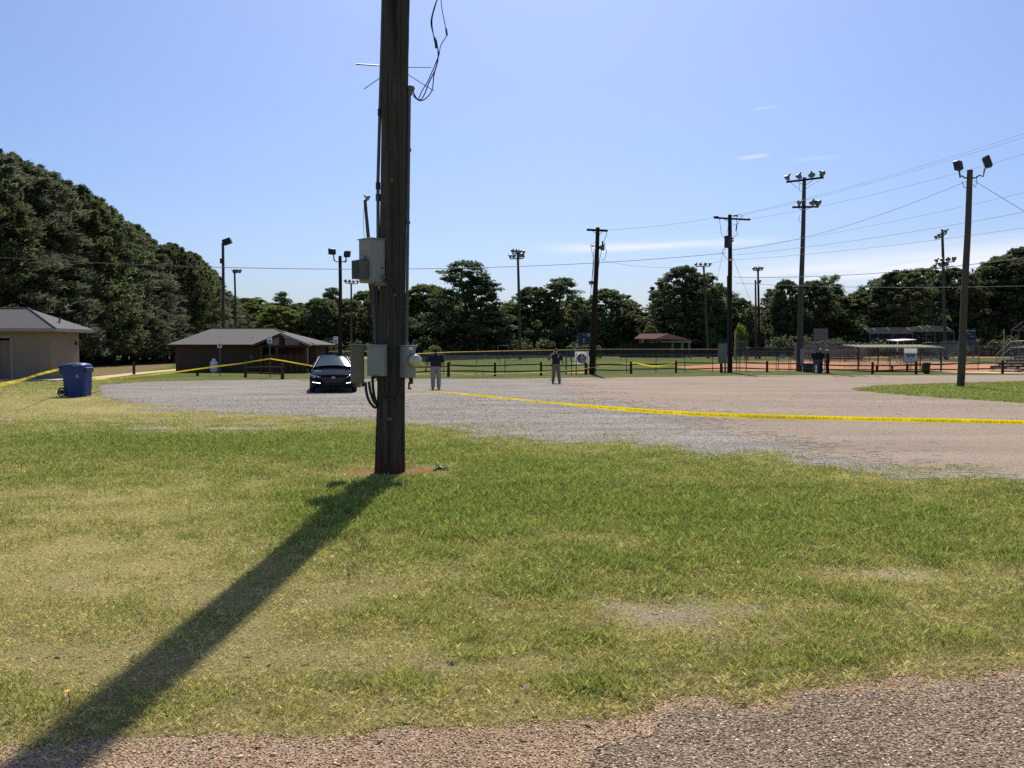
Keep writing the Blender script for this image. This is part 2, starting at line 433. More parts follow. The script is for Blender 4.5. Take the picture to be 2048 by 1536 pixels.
xs = np.concatenate([np.linspace(-900, -60, 24), np.linspace(-56, -17, 40), np.arange(-16, 16.01, 0.19), np.linspace(17, 56, 40), np.linspace(60, 900, 24)])
ys = np.concatenate([np.linspace(-300, -2, 12), np.arange(0, 20, 0.18), np.arange(20, 50, 0.4), np.linspace(50, 160, 60), np.linspace(170, 1800, 25)])
def grid(xs, ys):
    X, Yg = np.meshgrid(xs, ys); nx, ny = len(xs), len(ys)
    i = np.arange(nx * ny).reshape(ny, nx)
    F = np.stack([i[:-1, :-1], i[:-1, 1:], i[1:, 1:], i[1:, :-1]], -1).reshape(-1, 4)
    return X.ravel(), Yg.ravel(), F
gx, gy, gF = grid(xs, ys)
me = np_mesh('ground', np.stack([gx, gy, 0 * gx], 1), gF)
add_color(me, 'soil', ground_col(gx, gy))
def ground_mat():
    m = bpy.data.materials.new('lawn_thatch_and_soil'); m.use_nodes = True
    N, L = m.node_tree.nodes, m.node_tree.links; p = N['Principled BSDF']
    p.inputs['Roughness'].default_value = 1.0; p.inputs['Specular IOR Level'].default_value = 0.03
    a = N.new('ShaderNodeAttribute'); a.attribute_name = 'soil'
    tc = N.new('ShaderNodeTexCoord')
    def noise(sc, det=5):
        n = N.new('ShaderNodeTexNoise'); n.inputs['Scale'].default_value = sc; n.inputs['Detail'].default_value = det; n.inputs['Roughness'].default_value = 0.7
        L.new(tc.outputs['Object'], n.inputs['Vector']); return n.outputs[0]
    def mr(s, a0, a1, b0, b1):
        n = N.new('ShaderNodeMapRange'); L.new(s, n.inputs[0])
        for i, v in enumerate((a0, a1, b0, b1)): n.inputs[i + 1].default_value = v
        return n.outputs[0]
    def mul(c, s):
        n = N.new('ShaderNodeMix'); n.data_type = 'RGBA'; n.blend_type = 'MULTIPLY'; n.inputs[0].default_value = 1
        L.new(c, n.inputs[6]); L.new(s, n.inputs[7]); return n.outputs[2]
    c = mul(a.outputs['Color'], mr(noise(45, 6), 0.3, 0.7, 0.45, 1.5))
    c = mul(c, mr(noise(0.35, 5), 0.3, 0.7, 0.78, 1.22))
    # straw flecks
    st = mr(noise(160, 3), 0.60, 0.70, 0, 0.5)
    mx = N.new('ShaderNodeMix'); mx.data_type = 'RGBA'; L.new(st, mx.inputs[0]); L.new(c, mx.inputs[6]); mx.inputs[7].default_value = (0.34, 0.28, 0.14, 1)
    L.new(mx.outputs[2], p.inputs['Base Color'])
    b = N.new('ShaderNodeBump'); b.inputs['Strength'].default_value = 0.8; b.inputs['Distance'].default_value = 0.03
    L.new(noise(60, 6), b.inputs['Height']); L.new(b.outputs[0], p.inputs['Normal'])
    return m
tag(mesh_obj('ground', me, ground_mat()), kind='structure')

def stone_mat(name, cols, scale, dark, bump=0.7, patch=0.2, patch_scale=0.5, tint=None, stretch=(1, 1, 1)):
    m = bpy.data.materials.new(name); m.use_nodes = True
    N, L = m.node_tree.nodes, m.node_tree.links; p = N['Principled BSDF']
    p.inputs['Roughness'].default_value = 0.95; p.inputs['Specular IOR Level'].default_value = 0.04
    tc = N.new('ShaderNodeTexCoord')
    vo = N.new('ShaderNodeTexVoronoi'); vo.inputs['Scale'].default_value = scale
    L.new(tc.outputs['Object'], vo.inputs['Vector'])
    ramp = N.new('ShaderNodeValToRGB'); el = ramp.color_ramp.elements
    while len(el) < len(cols): el.new(0.5)
    for i, c in enumerate(cols): el[i].position = i / (len(cols) - 1); el[i].color = (*c, 1)
    sepc = N.new('ShaderNodeSeparateColor'); L.new(vo.outputs['Color'], sepc.inputs[0]); L.new(sepc.outputs[0], ramp.inputs[0])
    gap = N.new('ShaderNodeMapRange'); gap.inputs[1].default_value = 0.25 / 1; gap.inputs[2].default_value = 0.75; gap.inputs[3].default_value = 0; gap.inputs[4].default_value = dark
    L.new(vo.outputs['Distance'], gap.inputs[0])
    mx = N.new('ShaderNodeMix'); mx.data_type = 'RGBA'; L.new(gap.outputs[0], mx.inputs[0]); L.new(ramp.outputs[0], mx.inputs[6]); mx.inputs[7].default_value = (0.09, 0.08, 0.075, 1)
    no = N.new('ShaderNodeTexNoise'); no.inputs['Scale'].default_value = patch_scale; no.inputs['Detail'].default_value = 6; no.inputs['Roughness'].default_value = 0.6
    pm = N.new('ShaderNodeMapping'); pm.inputs['Scale'].default_value = stretch; pm.inputs['Rotation'].default_value = (0, 0, 0.12)
    L.new(tc.outputs['Object'], pm.inputs[0]); L.new(pm.outputs[0], no.inputs['Vector'])
    mr = N.new('ShaderNodeMapRange'); mr.inputs[1].default_value = 0.3; mr.inputs[2].default_value = 0.7; mr.inputs[3].default_value = 1 - patch; mr.inputs[4].default_value = 1 + patch
    L.new(no.outputs[0], mr.inputs[0])
    m2 = N.new('ShaderNodeMix'); m2.data_type = 'RGBA'; m2.blend_type = 'MULTIPLY'; m2.inputs[0].default_value = 1
    L.new(mx.outputs[2], m2.inputs[6]); L.new(mr.outputs[0], m2.inputs[7])
    cs = m2.outputs[2]
    if tint:
        n3 = N.new('ShaderNodeTexNoise'); n3.inputs['Scale'].default_value = 0.22; n3.inputs['Detail'].default_value = 5
        L.new(tc.outputs['Object'], n3.inputs['Vector'])
        r3 = N.new('ShaderNodeMapRange'); r3.inputs[1].default_value = 0.48; r3.inputs[2].default_value = 0.66; r3.inputs[4].default_value = 0.6
        L.new(n3.outputs[0], r3.inputs[0])
        m3 = N.new('ShaderNodeMix'); m3.data_type = 'RGBA'; L.new(r3.outputs[0], m3.inputs[0]); L.new(cs, m3.inputs[6]); m3.inputs[7].default_value = (*tint, 1); cs = m3.outputs[2]
    L.new(cs, p.inputs['Base Color'])
    b = N.new('ShaderNodeBump'); b.inputs['Strength'].default_value = bump; b.inputs['Distance'].default_value = 0.5 / scale; b.invert = True
    L.new(vo.outputs['Distance'], b.inputs['Height']); L.new(b.outputs[0], p.inputs['Normal'])
    return m
M_gravel = stone_mat('grey_crushed_gravel', [srgb(114, 107, 98), srgb(160, 152, 140), srgb(137, 129, 120), srgb(184, 176, 163)], 34, 0.6, 0.9, 0.26, 0.7, stretch=(0.35, 1.6, 1))
M_road = stone_mat('tan_chip_seal', [srgb(131, 116, 100), srgb(156, 139, 121), srgb(143, 127, 110), srgb(175, 158, 140)], 46, 0.35, 0.45, 0.14, 0.4, stretch=(0.3, 1.4, 1))
M_shoulder = stone_mat('tan_pea_gravel', [srgb(142, 114, 88), srgb(184, 154, 122), srgb(164, 132, 102), srgb(206, 182, 154)], 95, 0.8, 0.9, 0.12, 2)
M_drive = stone_mat('worn_chip_asphalt', [srgb(118, 99, 78), srgb(164, 141, 114), srgb(139, 117, 94), srgb(190, 167, 137)], 62, 0.95, 0.9, 0.22, 1.6)

def sheet(name, fn, xs, ys, z, m):
    X, Yg, F = grid(xs, ys)
    cx, cy = X[F].mean(1), Yg[F].mean(1)
    keep = fn(cx, cy) > 0
    F = F[keep]; used = np.unique(F); idx = np.zeros(len(X), int); idx[used] = np.arange(len(used))
    jx = (vn(X * 9, Yg * 9, 31) - 0.5) * 0.08; jy = (vn(X * 9, Yg * 9, 32) - 0.5) * 0.08
    me = np_mesh(name, np.stack([X + jx, Yg + jy, 0 * X + z], 1)[used], idx[F])
    return tag(mesh_obj(name, me, m), kind='structure')
lot_x = np.concatenate([np.arange(-26, 22, 0.13), np.arange(22, 60, 0.5)])
lot_y = np.concatenate([np.arange(10.5, 22, 0.11), np.arange(22, 34, 0.2), np.arange(34, 60, 0.3)])
sheet('gravel_lot', f_lot, lot_x, lot_y, 0.004, M_gravel)
sheet('road', f_road, np.concatenate([np.arange(2, 22, 0.15), np.arange(22, 60, 0.5)]), lot_y, 0.008, M_road)
fx = np.arange(-4.2, 4.6, 0.03); fy = np.concatenate([np.arange(1.2, 3.0, 0.2), np.arange(3.0, 5.6, 0.03)])
sheet('gravel_shoulder', f_sho, fx, fy, 0.004, M_shoulder)
sheet('driveway', f_drv, fx, fy, 0.008, M_drive)
# paths, aprons, infield clay beyond the car park
def flat(name, pts, z, m):
    mb = MB(); mb.poly([(p[0], p[1], z) for p in pts]); return tag(mb.build(name, m), kind='structure')
M_clay = mat('orange_infield_clay', srgb(172, 126, 94), 0.95, var=0.12, vscale=0.6, bump=0.2, bscale=8, spec=.04)
M_path = mat('pale_sandy_path', srgb(186, 164, 134), 0.95, var=0.15, vscale=1.2, spec=.04)
M_dryg = mat('dry_shaded_turf', srgb(112, 98, 66), 0.95, var=0.35, vscale=1.5, spec=.03)
M_field = mat('mown_outfield_turf', srgb(88, 95, 48), 0.95, var=0.22, vscale=0.25, spec=.03)
flat('infield', gp([(1345, 734), (1420, 729), (1500, 722.5), (1640, 721), (1800, 722), (1960, 726), (2200, 730), (2300, 744), (2048, 746.5), (1930, 745), (1700, 741), (1500, 741.5), (1400, 740)]), 0.005, M_clay)
flat('outfield', gp([(860, 741), (1330, 739), (1345, 734.5), (1500, 722.3), (2300, 720.5), (2300, 707), (900, 707)]), 0.003, M_field)
flat('infield', gp([(1640, 713), (1960, 711), (2300, 712), (2300, 715.5), (1650, 716)]), 0.006, M_clay)
flat('infield', gp([(1600, 706.2), (1960, 706), (1960, 708), (1600, 708.5)]), 0.007, M_clay)
flat('infield', gp([(610, 714), (760, 713), (760, 718), (610, 719)]), 0.005, M_clay)
flat('warning_track', gp([(1130, 742.5), (1176, 742.5), (1176, 746), (1130, 746)]), 0.006, M_clay)
flat('bare_ground', gp([(170, 751), (183, 753), (262, 745), (340, 735), (345, 728), (300, 722), (200, 722), (120, 730)]), 0.004, M_dryg)
flat('path', gp([(183, 754), (260, 746), (352, 738), (352, 741.5), (262, 750.5), (183, 760)]), 0.006, M_path)
flat('path', gp([(1880, 744.5), (2200, 742), (2200, 747), (1990, 746.8)]), 0.009, M_path)

# ------------------------------------------------------------------ grass blades, pebbles (uncountable)
WEEDS = [(955, 853, 1.0, .45, .8), (860, 852, 1.0, .4, .8), (1240, 871, .6, .3, .7), (1030, 873, .9, .3, .7), (1490, 905, .35, .3, .8), (1405, 909, .3, .2, .4), (1550, 906, .4, .2, .5), (1810, 940, .45, .35, .9), (1920, 938, .5, .3, .8), (590, 851, 1.2, .4, .6), (1150, 803, .8, .8, .12), (330, 812, 2, .6, .4), (480, 836, 1.5, .6, .4), (700, 838, 1.5, .5, .35)]
def grass(n, seed):
    g = np.random.default_rng(seed)
    y = 3.25 * (46 / 3.25) ** g.random(n)
    x = (g.random(n) * 2 - 1) * (0.63 * y + 0.9)
    L = lush(x, y); Bq = bare(x, y)
    inlot = f_lot(x, y) > 0; insh = f_sho(x, y) > 0
    weed = fbm(x * 0.8, y * 0.8, 41, 3); wp = 0 * x
    for w_ in WEEDS: wp = wp + gauss(x, y, *w_)
    wp = wp * (0.3 + 1.2 * vn(x * 4, y * 4, 43)); lotd = f_lot(x, y)
    pk = (0.52 + 0.55 * L) * (1 - 0.75 * Bq) * (1 - 0.93 * redsoil(x, y))
    pk = np.where(inlot, np.maximum(np.maximum(np.where(weed > 0.70, 0.10, 0.0015), np.clip(0.30 - lotd * 0.5, 0, 0.3) * (y < 34)), wp), pk)
    sd = f_sho(x, y)
    pk = np.where(insh, np.where(sd < 0.12, 0.14, 0.004), pk)
    pk = np.where(f_drv(x, y) > 0, 0, pk)
    pk = np.where(np.hypot(x - PBX, y - PBY) < 0.23, 0, pk)
    k = g.random(n) < pk
    x, y, L, sd = x[k], y[k], L[k], sd[k]; n = len(x)
    r = g.random(n)
    fr = np.clip((sd + 0.30) / 0.25, 0, 1); dry = g.random(n) > np.clip(0.12 + L * 1.05 - 0.16 * (y < 8) - 0.5 * fr, 0.05, 0.95)
    h = (0.022 + 0.043 * L) * (0.55 + 0.9 * g.random(n)) * np.where(dry, 0.75, 1.0)
    cl = vn(x * 17, y * 17, 71) * .6 + vn(x * 41, y * 41, 72) * .4
    h *= 0.55 + 0.95 * cl
    h *= np.where((y < 5.2) & (vn(x * 1.5, y * 1.5, 50) > 0.7), 1.08, 1.0)
    w = np.maximum(0.0029, 0.00056 * y) * (0.6 + 0.8 * g.random(n))
    az = g.random(n) * 2 * np.pi; tilt = np.where(dry, 0.5 + 0.8 * g.random(n), 0.08 + 0.75 * g.random(n) ** 1.4)
    la = g.random(n) * 2 * np.pi
    tip = np.stack([np.cos(la) * np.sin(tilt) * h, np.sin(la) * np.sin(tilt) * h, np.cos(tilt) * h], 1)
    b = np.stack([x, y, 0 * x], 1)
    s = np.stack([np.cos(az) * w / 2, np.sin(az) * w / 2, 0 * w], 1)
    mid = b + tip * 0.55 + np.stack([0 * w, 0 * w, h * 0.06], 1)
    V = np.empty((n, 4, 3)); V[:, 0] = b - s; V[:, 1] = b + s; V[:, 2] = mid + s * 0.75; V[:, 3] = b + tip + np.stack([np.cos(la) * h * .15, np.sin(la) * h * .15, -h * .05], 1)
    V[:, 2] = mid + s * 0.7
    i = np.arange(n)[:, None] * 4
    F = np.concatenate([i + [0, 1, 2], i + [0, 2, 3]], 0)
    green = lerp(np.array([0.35, 0.33, 0.095]), np.array([0.215, 0.262, 0.055]), np.clip(L * 1.25 - 0.2 + 0.5 * (r - .5), 0, 1))
    straw = lerp(np.array([0.32, 0.275, 0.095]), np.array([0.62, 0.54, 0.25]), g.random(n))
    c = np.where(dry[:, None], straw, green) * ((0.68 + 0.9 * g.random(n)) * (0.58 + 0.95 * cl))[:, None]
    return V.reshape(-1, 3), F, np.repeat(c, 4, 0)
V, F, C_ = grass(1350000, 5)
me = np_mesh('grass_blades', V, F); add_color(me, 'blade', C_)
M_blade = mat('grass_blade', (0.1, 0.2, 0.03), 0.55, attr='blade', transl=0.42, spec=0.35)
tag(mesh_obj('grass_blades', me, M_blade), 'short mown grass, green and straw coloured, covering the foreground lawn', 'grass', kind='stuff')
print('grass tris', len(F))

OCT = np.array([[1, 0, 0], [-1, 0, 0], [0, 1, 0], [0, -1, 0], [0, 0, 1], [0, 0, -1]], float)
OCF = np.array([[0, 2, 4], [2, 1, 4], [1, 3, 4], [3, 0, 4], [2, 0, 5], [1, 2, 5], [3, 1, 5], [0, 3, 5]])
def pebbles(name, x, y, r, cols, flatn, z0, label, seed):
    g = np.random.default_rng(seed); n = len(x)
    V = OCT[None] * (r[:, None, None] * (0.7 + 0.6 * g.random((n, 6, 1)))) * np.stack([0.8 + .5 * g.random(n), 0.7 + .4 * g.random(n), flatn * (0.7 + .6 * g.random(n))], 1)[:, None]
    a = g.random(n) * 2 * np.pi; ca, sa = np.cos(a)[:, None], np.sin(a)[:, None]
    V = np.stack([V[..., 0] * ca - V[..., 1] * sa, V[..., 0] * sa + V[..., 1] * ca, V[..., 2] + (V[..., 0]) * (g.random((n, 1)) - .5) * .8], -1)
    V += np.stack([x, y, z0 + r * flatn * 0.25], 1)[:, None]
    F = (OCF[None] + (np.arange(n) * 6)[:, None, None]).reshape(-1, 3)
    me = np_mesh(name, V.reshape(-1, 3), F); add_color(me, 'stone', np.repeat(cols, 6, 0))
    tag(mesh_obj(name, me, mat('pebble_stone', (.3, .3, .3), 0.8, attr='stone', spec=0.08)), label, 'gravel', kind='stuff')
def stone_cols(pal, n, g):
    return np.array([srgb(*p) for p in pal])[g.integers(0, len(pal), n)] * (0.8 + 0.4 * g.random(n))[:, None]
g = np.random.default_rng(12)
n = 60000; x = g.uniform(-3.2, 3.6, n); y = g.uniform(3.25, 5.0, n)
sh = f_sho(x, y); dr = f_drv(x, y)
k = (sh > -0.05) & (dr < 0.03) & (np.abs(x) < .64 * y + .1)
pebbles('shoulder_pebbles', x[k], y[k], g.uniform(0.003, 0.0072, k.sum()) * (1 + (g.random(k.sum()) > .985) * 1.3), stone_cols([(174, 143, 108), (200, 170, 132), (152, 122, 91), (218, 198, 166), (132, 107, 84), (188, 153, 116)], k.sum(), g), 0.5, 0.005, 'loose tan pebbles along the front edge of the lawn', 1)
k = (dr > 0)
pebbles('driveway_chippings', x[k], y[k], g.uniform(0.004, 0.0105, k.sum()), stone_cols([(134, 112, 88), (162, 138, 111), (104, 87, 68), (184, 159, 130), (212, 189, 158), (142, 119, 95)], k.sum(), g), 0.32, 0.008, 'brown and grey stone chippings set in the worn driveway', 2)
n = 22000; x = g.uniform(-3.5, 6, n); y = g.uniform(3.6, 9.5, n); bq = bare(x, y) + 0.03 + 0.16 * (lush(x, y) < 0.3)
k = (g.random(n) < bq) & (f_sho(x, y) < 0)
pebbles('lawn_pebbles', x[k], y[k], g.uniform(0.004, 0.012, k.sum()), stone_cols([(196, 180, 152), (212, 198, 174), (176, 154, 126), (164, 150, 132)], k.sum(), g), 0.14, 0.003, 'scattered pale pebbles on the bare spots of the lawn', 3)
n = 22000; y = 12.5 * (30 / 12.5) ** g.random(n); x = (g.random(n) * 2 - 1) * 0.64 * y
fl = f_lot(x, y); k = (fl > -0.05)
pebbles('lot_gravel_stones', x[k], y[k], np.maximum(0.010, y[k] * 0.0007) * g.uniform(0.6, 1.4, k.sum()), stone_cols([(138, 131, 122), (172, 164, 153), (110, 104, 96), (194, 187, 176), (122, 115, 106)], k.sum(), g), 0.42, 0.005, 'loose grey stones lying on the gravel car park', 4)

# broadleaf weeds and a few dead leaves among the grass
def rosettes(n, seed):
    g = np.random.default_rng(seed); y = 3.6 * (16 / 3.6) ** g.random(n); x = (g.random(n) * 2 - 1) * (.63 * y + .5)
    k = (f_lot(x, y) < 0) & (f_sho(x, y) < 0) & (fbm(x * .7, y * .7, 81, 3) > .42); x, y = x[k], y[k]; V = []; C = []
    for a, b in zip(x, y):
        r = g.uniform(.010, .028); z0 = g.uniform(.008, .022)
        for q in range(int(g.integers(4, 8))):
            t = g.random() * 6.28; d = np.array([math.cos(t), math.sin(t), .35]) * r; s = np.array([-math.sin(t), math.cos(t), 0]) * r * .3; p = np.array([a, b, z0])
            V += [p, p + d * .55 + s, p + d, p + d * .55 - s]; C += [np.array([.19, .235, .06]) * g.uniform(.7, 1.3)] * 4
    m_ = len(x) // 4
    for i in range(m_):
        p = np.array([x[i] + g.uniform(-.3, .3), y[i] + g.uniform(-.3, .3), .03]); t = g.random() * 6.28; r = g.uniform(.015, .035); d = np.array([math.cos(t), math.sin(t), .2]) * r; s = np.array([-math.sin(t), math.cos(t), .3]) * r * .5
        V += [p - d, p + s, p + d, p - s]; C += [np.array([.22, .13, .06]) * g.uniform(.6, 1.4)] * 4
    return np.array(V), np.arange(len(V)).reshape(-1, 4), np.array(C)
V, F, C_ = rosettes(1000, 9)
me = np_mesh('lawn_weeds', V, F); add_color(me, 'blade', C_)
tag(mesh_obj('lawn_weeds', me, M_blade), 'small broadleaf weeds and dead leaves scattered through the lawn', 'weeds', kind='stuff')
# ================================================================== the big utility pole in front
def lean_axis(base, top):
    base, top = Vector(base), Vector(top)
    return lambda z: base + (top - base) * ((z - base.z) / (top.z - base.z))
def big_pole():
    Y0 = PBY; top = at(807, -1090, Y0); base = Vector((PBX, Y0, 0)); ax = lean_axis(base, top)
    t = thing('utility_pole', 'thick dark weathered wooden utility pole with meter and switch boxes, nearest the camera', 'utility pole', base)
    ns, nr = 72, 240; zs = np.linspace(-0.05, top.z, nr); th = np.arange(ns) / ns * 2 * np.pi
    V = []
    for z in zs:
        c = ax(z); r0 = 0.216 - 0.028 * min(1, max(z, 0) / 2.4) + 0.006 * math.exp(-max(z, 0) * 5)
        u = th * r0 * 18
        crack = np.clip(vn(u * 1.2 + 3, 0 * u + z * 0.55, 61) - 0.62, 0, 1) * 0.05 + np.clip(vn(u * 2.6, 0 * u + z * 0.9, 63) - 0.7, 0, 1) * 0.045
        bump = (fbm(u * 0.4, 0 * u + z * 1.5, 62, 3) - 0.5) * 0.014
        r = r0 + bump - crack
        V.append(np.stack([c.x - base.x + np.cos(th) * r, c.y - base.y + np.sin(th) * r, 0 * th + z], 1))
    V = np.concatenate(V); i = np.arange(nr - 1)[:, None] * ns + np.arange(ns); j = np.arange(nr - 1)[:, None] * ns + (np.arange(ns) + 1) % ns
    F = np.stack([i, j, j + ns, i + ns], -1).reshape(-1, 4)
    me = np_mesh('pole_shaft', V, F)
    z = V[:, 2]; u_ = np.arctan2(V[:, 1], V[:, 0])
    base_c = lerp(np.array(srgb(92, 85, 76)), np.array(srgb(46, 42, 37)), np.clip(fbm(u_ * 9, z * 0.5, 65, 4) * 1.9 - 0.4, 0, 1))
    base_c = lerp(base_c, np.array(srgb(30, 28, 25)), np.clip((fbm(u_ * 3, z * 0.8, 66, 3) - 0.5) * 3.2, 0, 0.75))
    base_c = lerp(base_c, np.array(srgb(88, 48, 34)), np.clip((0.30 - z + 0.3 * (fbm(u_ * 4, z * 3, 67, 3) - .5)) * 2.2, 0, 0.85))
    add_color(me, 'grain', base_c)
    mesh_obj('pole_shaft', me, mat('front_pole_wood', (0.1, 0.1, 0.1), 0.92, attr='grain', var=0.35, vscale=9, stretch=(8, 8, 0.6), bump=0.7, bscale=12, spec=0.2), t)
    def P(u, v, dy=0.0): return at(u, v, Y0 + dy)
    # conduits up the pole
    m = MB(); m.tube([P(776, -900), P(768, -160), P(766, 0), P(763, 120), P(759, 250), P(756, 360), P(756, 484, -.05)], 0.024, 10); o = m.build('conduit', M_galv_dull, t)
    for v, u in ((225, 760), (372, 756), (395, 756)):
        m = MB(); m.tube([P(u, v - 7), P(u, v + 7)], 0.034, 10); m.build('coupling', M_black, o)
    m = MB(); m.tube([P(764, 290, -.02), P(763, 400, -.03), P(765, 484, -.08)], 0.012, 8); m.build('cable', M_cable, t)
    m = MB(); m.tube([P(819, 184, -.05), P(817, 350, -.05), P(815, 520, -.05), P(813, 694, -.08)], 0.022, 12); o = m.build('conduit', M_galv_dull, t)
    for v, u in ((300, 818), (445, 816), (600, 814.5)):
        m = MB(); m.tube([P(u, v - 3, -.05), P(u, v + 3, -.05)], 0.032, 12); m.build('strap', M_galv_dull, o)
    m = MB(); m.ell(P(822, 177, -.06), (0.055, 0.06, 0.05)); m.tube([P(819, 190, -.05), P(820, 178, -.05)], [0.034, 0.04], 10); m.build('weatherhead', M_galv_dull, t)
    # service drop cables looping in from above
    def spl(pts, n=6):
        out = []
        Q = [Vector(p) for p in pts]; Q = [Q[0]] + Q + [Q[-1]]
        for i in range(1, len(Q) - 2):
            for k in range(n):
                s = k / n; a, b, c, d = Q[i - 1], Q[i], Q[i + 1], Q[i + 2]
                out.append(0.5 * ((2 * b) + (-a + c) * s + (2 * a - 5 * b + 4 * c - d) * s * s + (-a + 3 * b - 3 * c + d) * s ** 3))
        return out + [Q[-2]]
    for pts, r in (([(825, 180), (833, 196), (842, 199), (850, 186), (858, 165), (870, 140), (877, 110), (873, 90), (866, 66), (862, 45), (867, 20), (876, -10), (890, -90)], .008),
                   ([(825, 183), (836, 200), (850, 198), (864, 180), (868, 150), (876, 118), (874, 88), (867, 70), (864, 40), (871, 10), (880, -20), (894, -90)], .008),
                   ([(878, 108), (882, 90), (893, 70), (890, 48), (884, 18), (880, -20)], .006),
                   ([(823, 186), (828, 193), (836, 198), (845, 180), (857, 160), (874, 120), (879, 106)], .007)):
        m = MB(); m.tube(spl([P(u, v, .1 if k > 2 else 0) for k, (u, v) in enumerate(pts)]), r, 6); m.build('service_cable', M_cable, t)
    for (u, v, l, r) in ((872, 88, 8, .02), (870, 80, 5, .016), (893, 64, 7, .014)):
        m = MB(); m.tube([P(u - 1, v - l, .1), P(u + 1, v + l, .1)], r, 8); m.build('splice', M_black, t)
    # star of thin antenna rods fixed behind the pole
    hub = P(792, 134, .26); an = MB(); an.tube([hub + Vector((0, 0, -.1)), hub + Vector((0, -.1, 0)), hub + Vector((0, 0, .9))], .014, 8); ao = an.build('antenna', M_galv_dull, t)
    for (u, v, dy, r) in ((711, 128, .05, .010), (862, 135, .5, .006), (728, 178, .5, .006), (868, 182, .1, .006)):
        m = MB(); m.tube([hub, P(u, v, dy)], r, 6); m.build('rod', M_alum if u < 720 else M_galv_dull, ao)
    # upper cabinet with its louvred box
    def cab(name, u, v0, v1, dy, w, d, rz, m_, lip=True):
        a, b = P(u, v0, dy), P(u, v1, dy); c = (a + b) / 2
        mb = MB(); mb.box(c, (w, d, a.z - b.z), rz, 0.008); o = mb.build(name, m_, t)
        if lip:
            k = MB(); k.box((c.x, c.y, a.z + .004), (w + .03, d + .03, .016), rz, 0.004); k.build('lid', m_, o)
            f = Matrix.Rotation(rz, 3, 'Z') @ Vector((0, -1, 0))
            k = MB(); k.box(c + f * (d / 2 + .004) + Vector((0, 0, -.01)), (w - .03, .008, a.z - b.z - .05), rz, 0.003); k.build('door_panel', m_, o)
        return o, c, a.z, b.z
    o, c, z1, z0 = cab('switch_cabinet', 746.5, 480, 566, -.12, .29, .29, R(45), M_box)
    nl = Vector((-1, -1, 0)).normalized(); nr_ = Vector((1, -1, 0)).normalized()
    m = MB(); m.box(c + nl * .225 + Vector((0, 0, -.13)), (.20, .15, .26), R(-45), .006); lo = m.build('louvre_box', M_galv_dull, o)
    for k in range(8):
        m = MB(); m.box(c + nl * .303 + Vector((0, 0, -.235 + k * .03)), (.17, .012, .018), R(-45)); m.build('slat', M_dark_metal, lo)
    m = MB(); m.ell(c + nl * .17 + Vector((0, 0, .03)), (.04, .04, .035)); m.build('lamp_cap', M_alum, o)
    m = MB(); m.box(c + nr_ * .156 + Vector((.03, .03, -.1)), (.04, .02, .014), R(45)); m.build('latch', M_dark_metal, o)
    m = MB(); m.box((c.x + .14, c.y + .02, z0 - .02), (.24, .2, .05), R(20)); m.build('mounting_bracket', M_box_tan, o)
    m = MB(); m.tube([P(768, 555, -.2), P(775, 566, -.2), P(788, 600, -.24), P(790, 690, -.24), P(790, 790, -.26), P(782, 798, -.27), P(765, 796, -.24)], .017, 10); m.build('conduit', M_dark_metal, t)
    m = MB(); m.ell(P(768, 554, -.24), (.03, .03, .03)); m.build('conduit_elbow', M_galv_dull, t)
    for (u, v0, v1, r) in ((752, 566, 690, .02), (757, 566, 690, .028), (742, 566, 620, .012)):
        m = MB(); m.tube([P(u - 4, v0, -.05), P(u, (v0 + v1) / 2, -.04), P(u + 1, v1, -.06)], r, 10); m.build('conduit', M_dark_metal, t)
    # lower boxes
    o, c, z1, z0 = cab('switch_box', 714.5, 690, 766, .02, .19, .2, R(12), M_box_tan)
    m = MB(); m.box((c.x + .02, c.y - .02, z0 - .03), (.06, .06, .06)); m.build('conduit_fitting', M_box_tan, o)
    m = MB(); m.box((c.x + .085, c.y - .02, z0 - .025), (.04, .05, .05)); m.build('conduit_fitting', M_black, o)
    o, c, z1, z0 = cab('breaker_box', 755.5, 691, 752, -.2, .27, .16, R(-6), M_box)
    m = MB(); m.box((c.x - .02, c.y - .09, z0 - .012), (.05, .03, .03)); m.build('latch', M_dark_metal, o)
    for pts in ([(731, 765), (733, 785), (739, 803), (750, 815), (756, 810)], [(745, 752), (746, 775), (750, 798), (755, 812)], [(738, 764), (741, 784), (748, 803), (756, 812)]):
        m = MB(); m.tube(spl([P(u, v, -.12) for u, v in pts]), .020, 10); m.build('flexible_conduit', M_cable, t)
    o, c, z1, z0 = cab('meter_box', 814.5, 692, 755, -.12, .175, .175, R(45), M_box)
    f = Vector((1, -1, 0)).normalized(); q = f.to_track_quat('Z', 'Y').to_matrix().to_4x4(); q.translation = c + f * .09 + Vector((0, 0, .02)) + Vector((.015, .015, 0))
    m = MB(); m.lathe([(.0, -.005), (.098, -.005), (.098, .02), (.088, .03)], 24, q); ro = m.build('meter_ring', M_galv, o)
    m = MB(); m.lathe([(.084, .03), (.084, .10), (.076, .118), (.05, .128), (0, .13)], 24, q); m.build('glass_dome', mat('cloudy_meter_glass', srgb(196, 192, 170), 0.12, var=0.25, vscale=14, spec=0.8, coat=0.5), o)
    m = MB(); m.box(c + f * .102 + Vector((-.012, -.012, .19)), (.07, .004, .04), R(45)); m.build('label_plate', M_white, o)
    m = MB(); m.tube([P(822, 752, -.1), P(822, 768, -.1)], .03, 10); m.tube([P(818, 766, -.1), P(818, 778, -.12), P(822, 777, -.13)], .014, 8); m.build('cable_gland', M_black, o)
    m = MB(); m.tube(spl([P(766, 756, -.22), P(768, 790, -.22), P(782, 797, -.25), P(797, 790, -.22), P(804, 760, -.2)]), .016, 8); m.build('flexible_conduit', M_dark_metal, t)
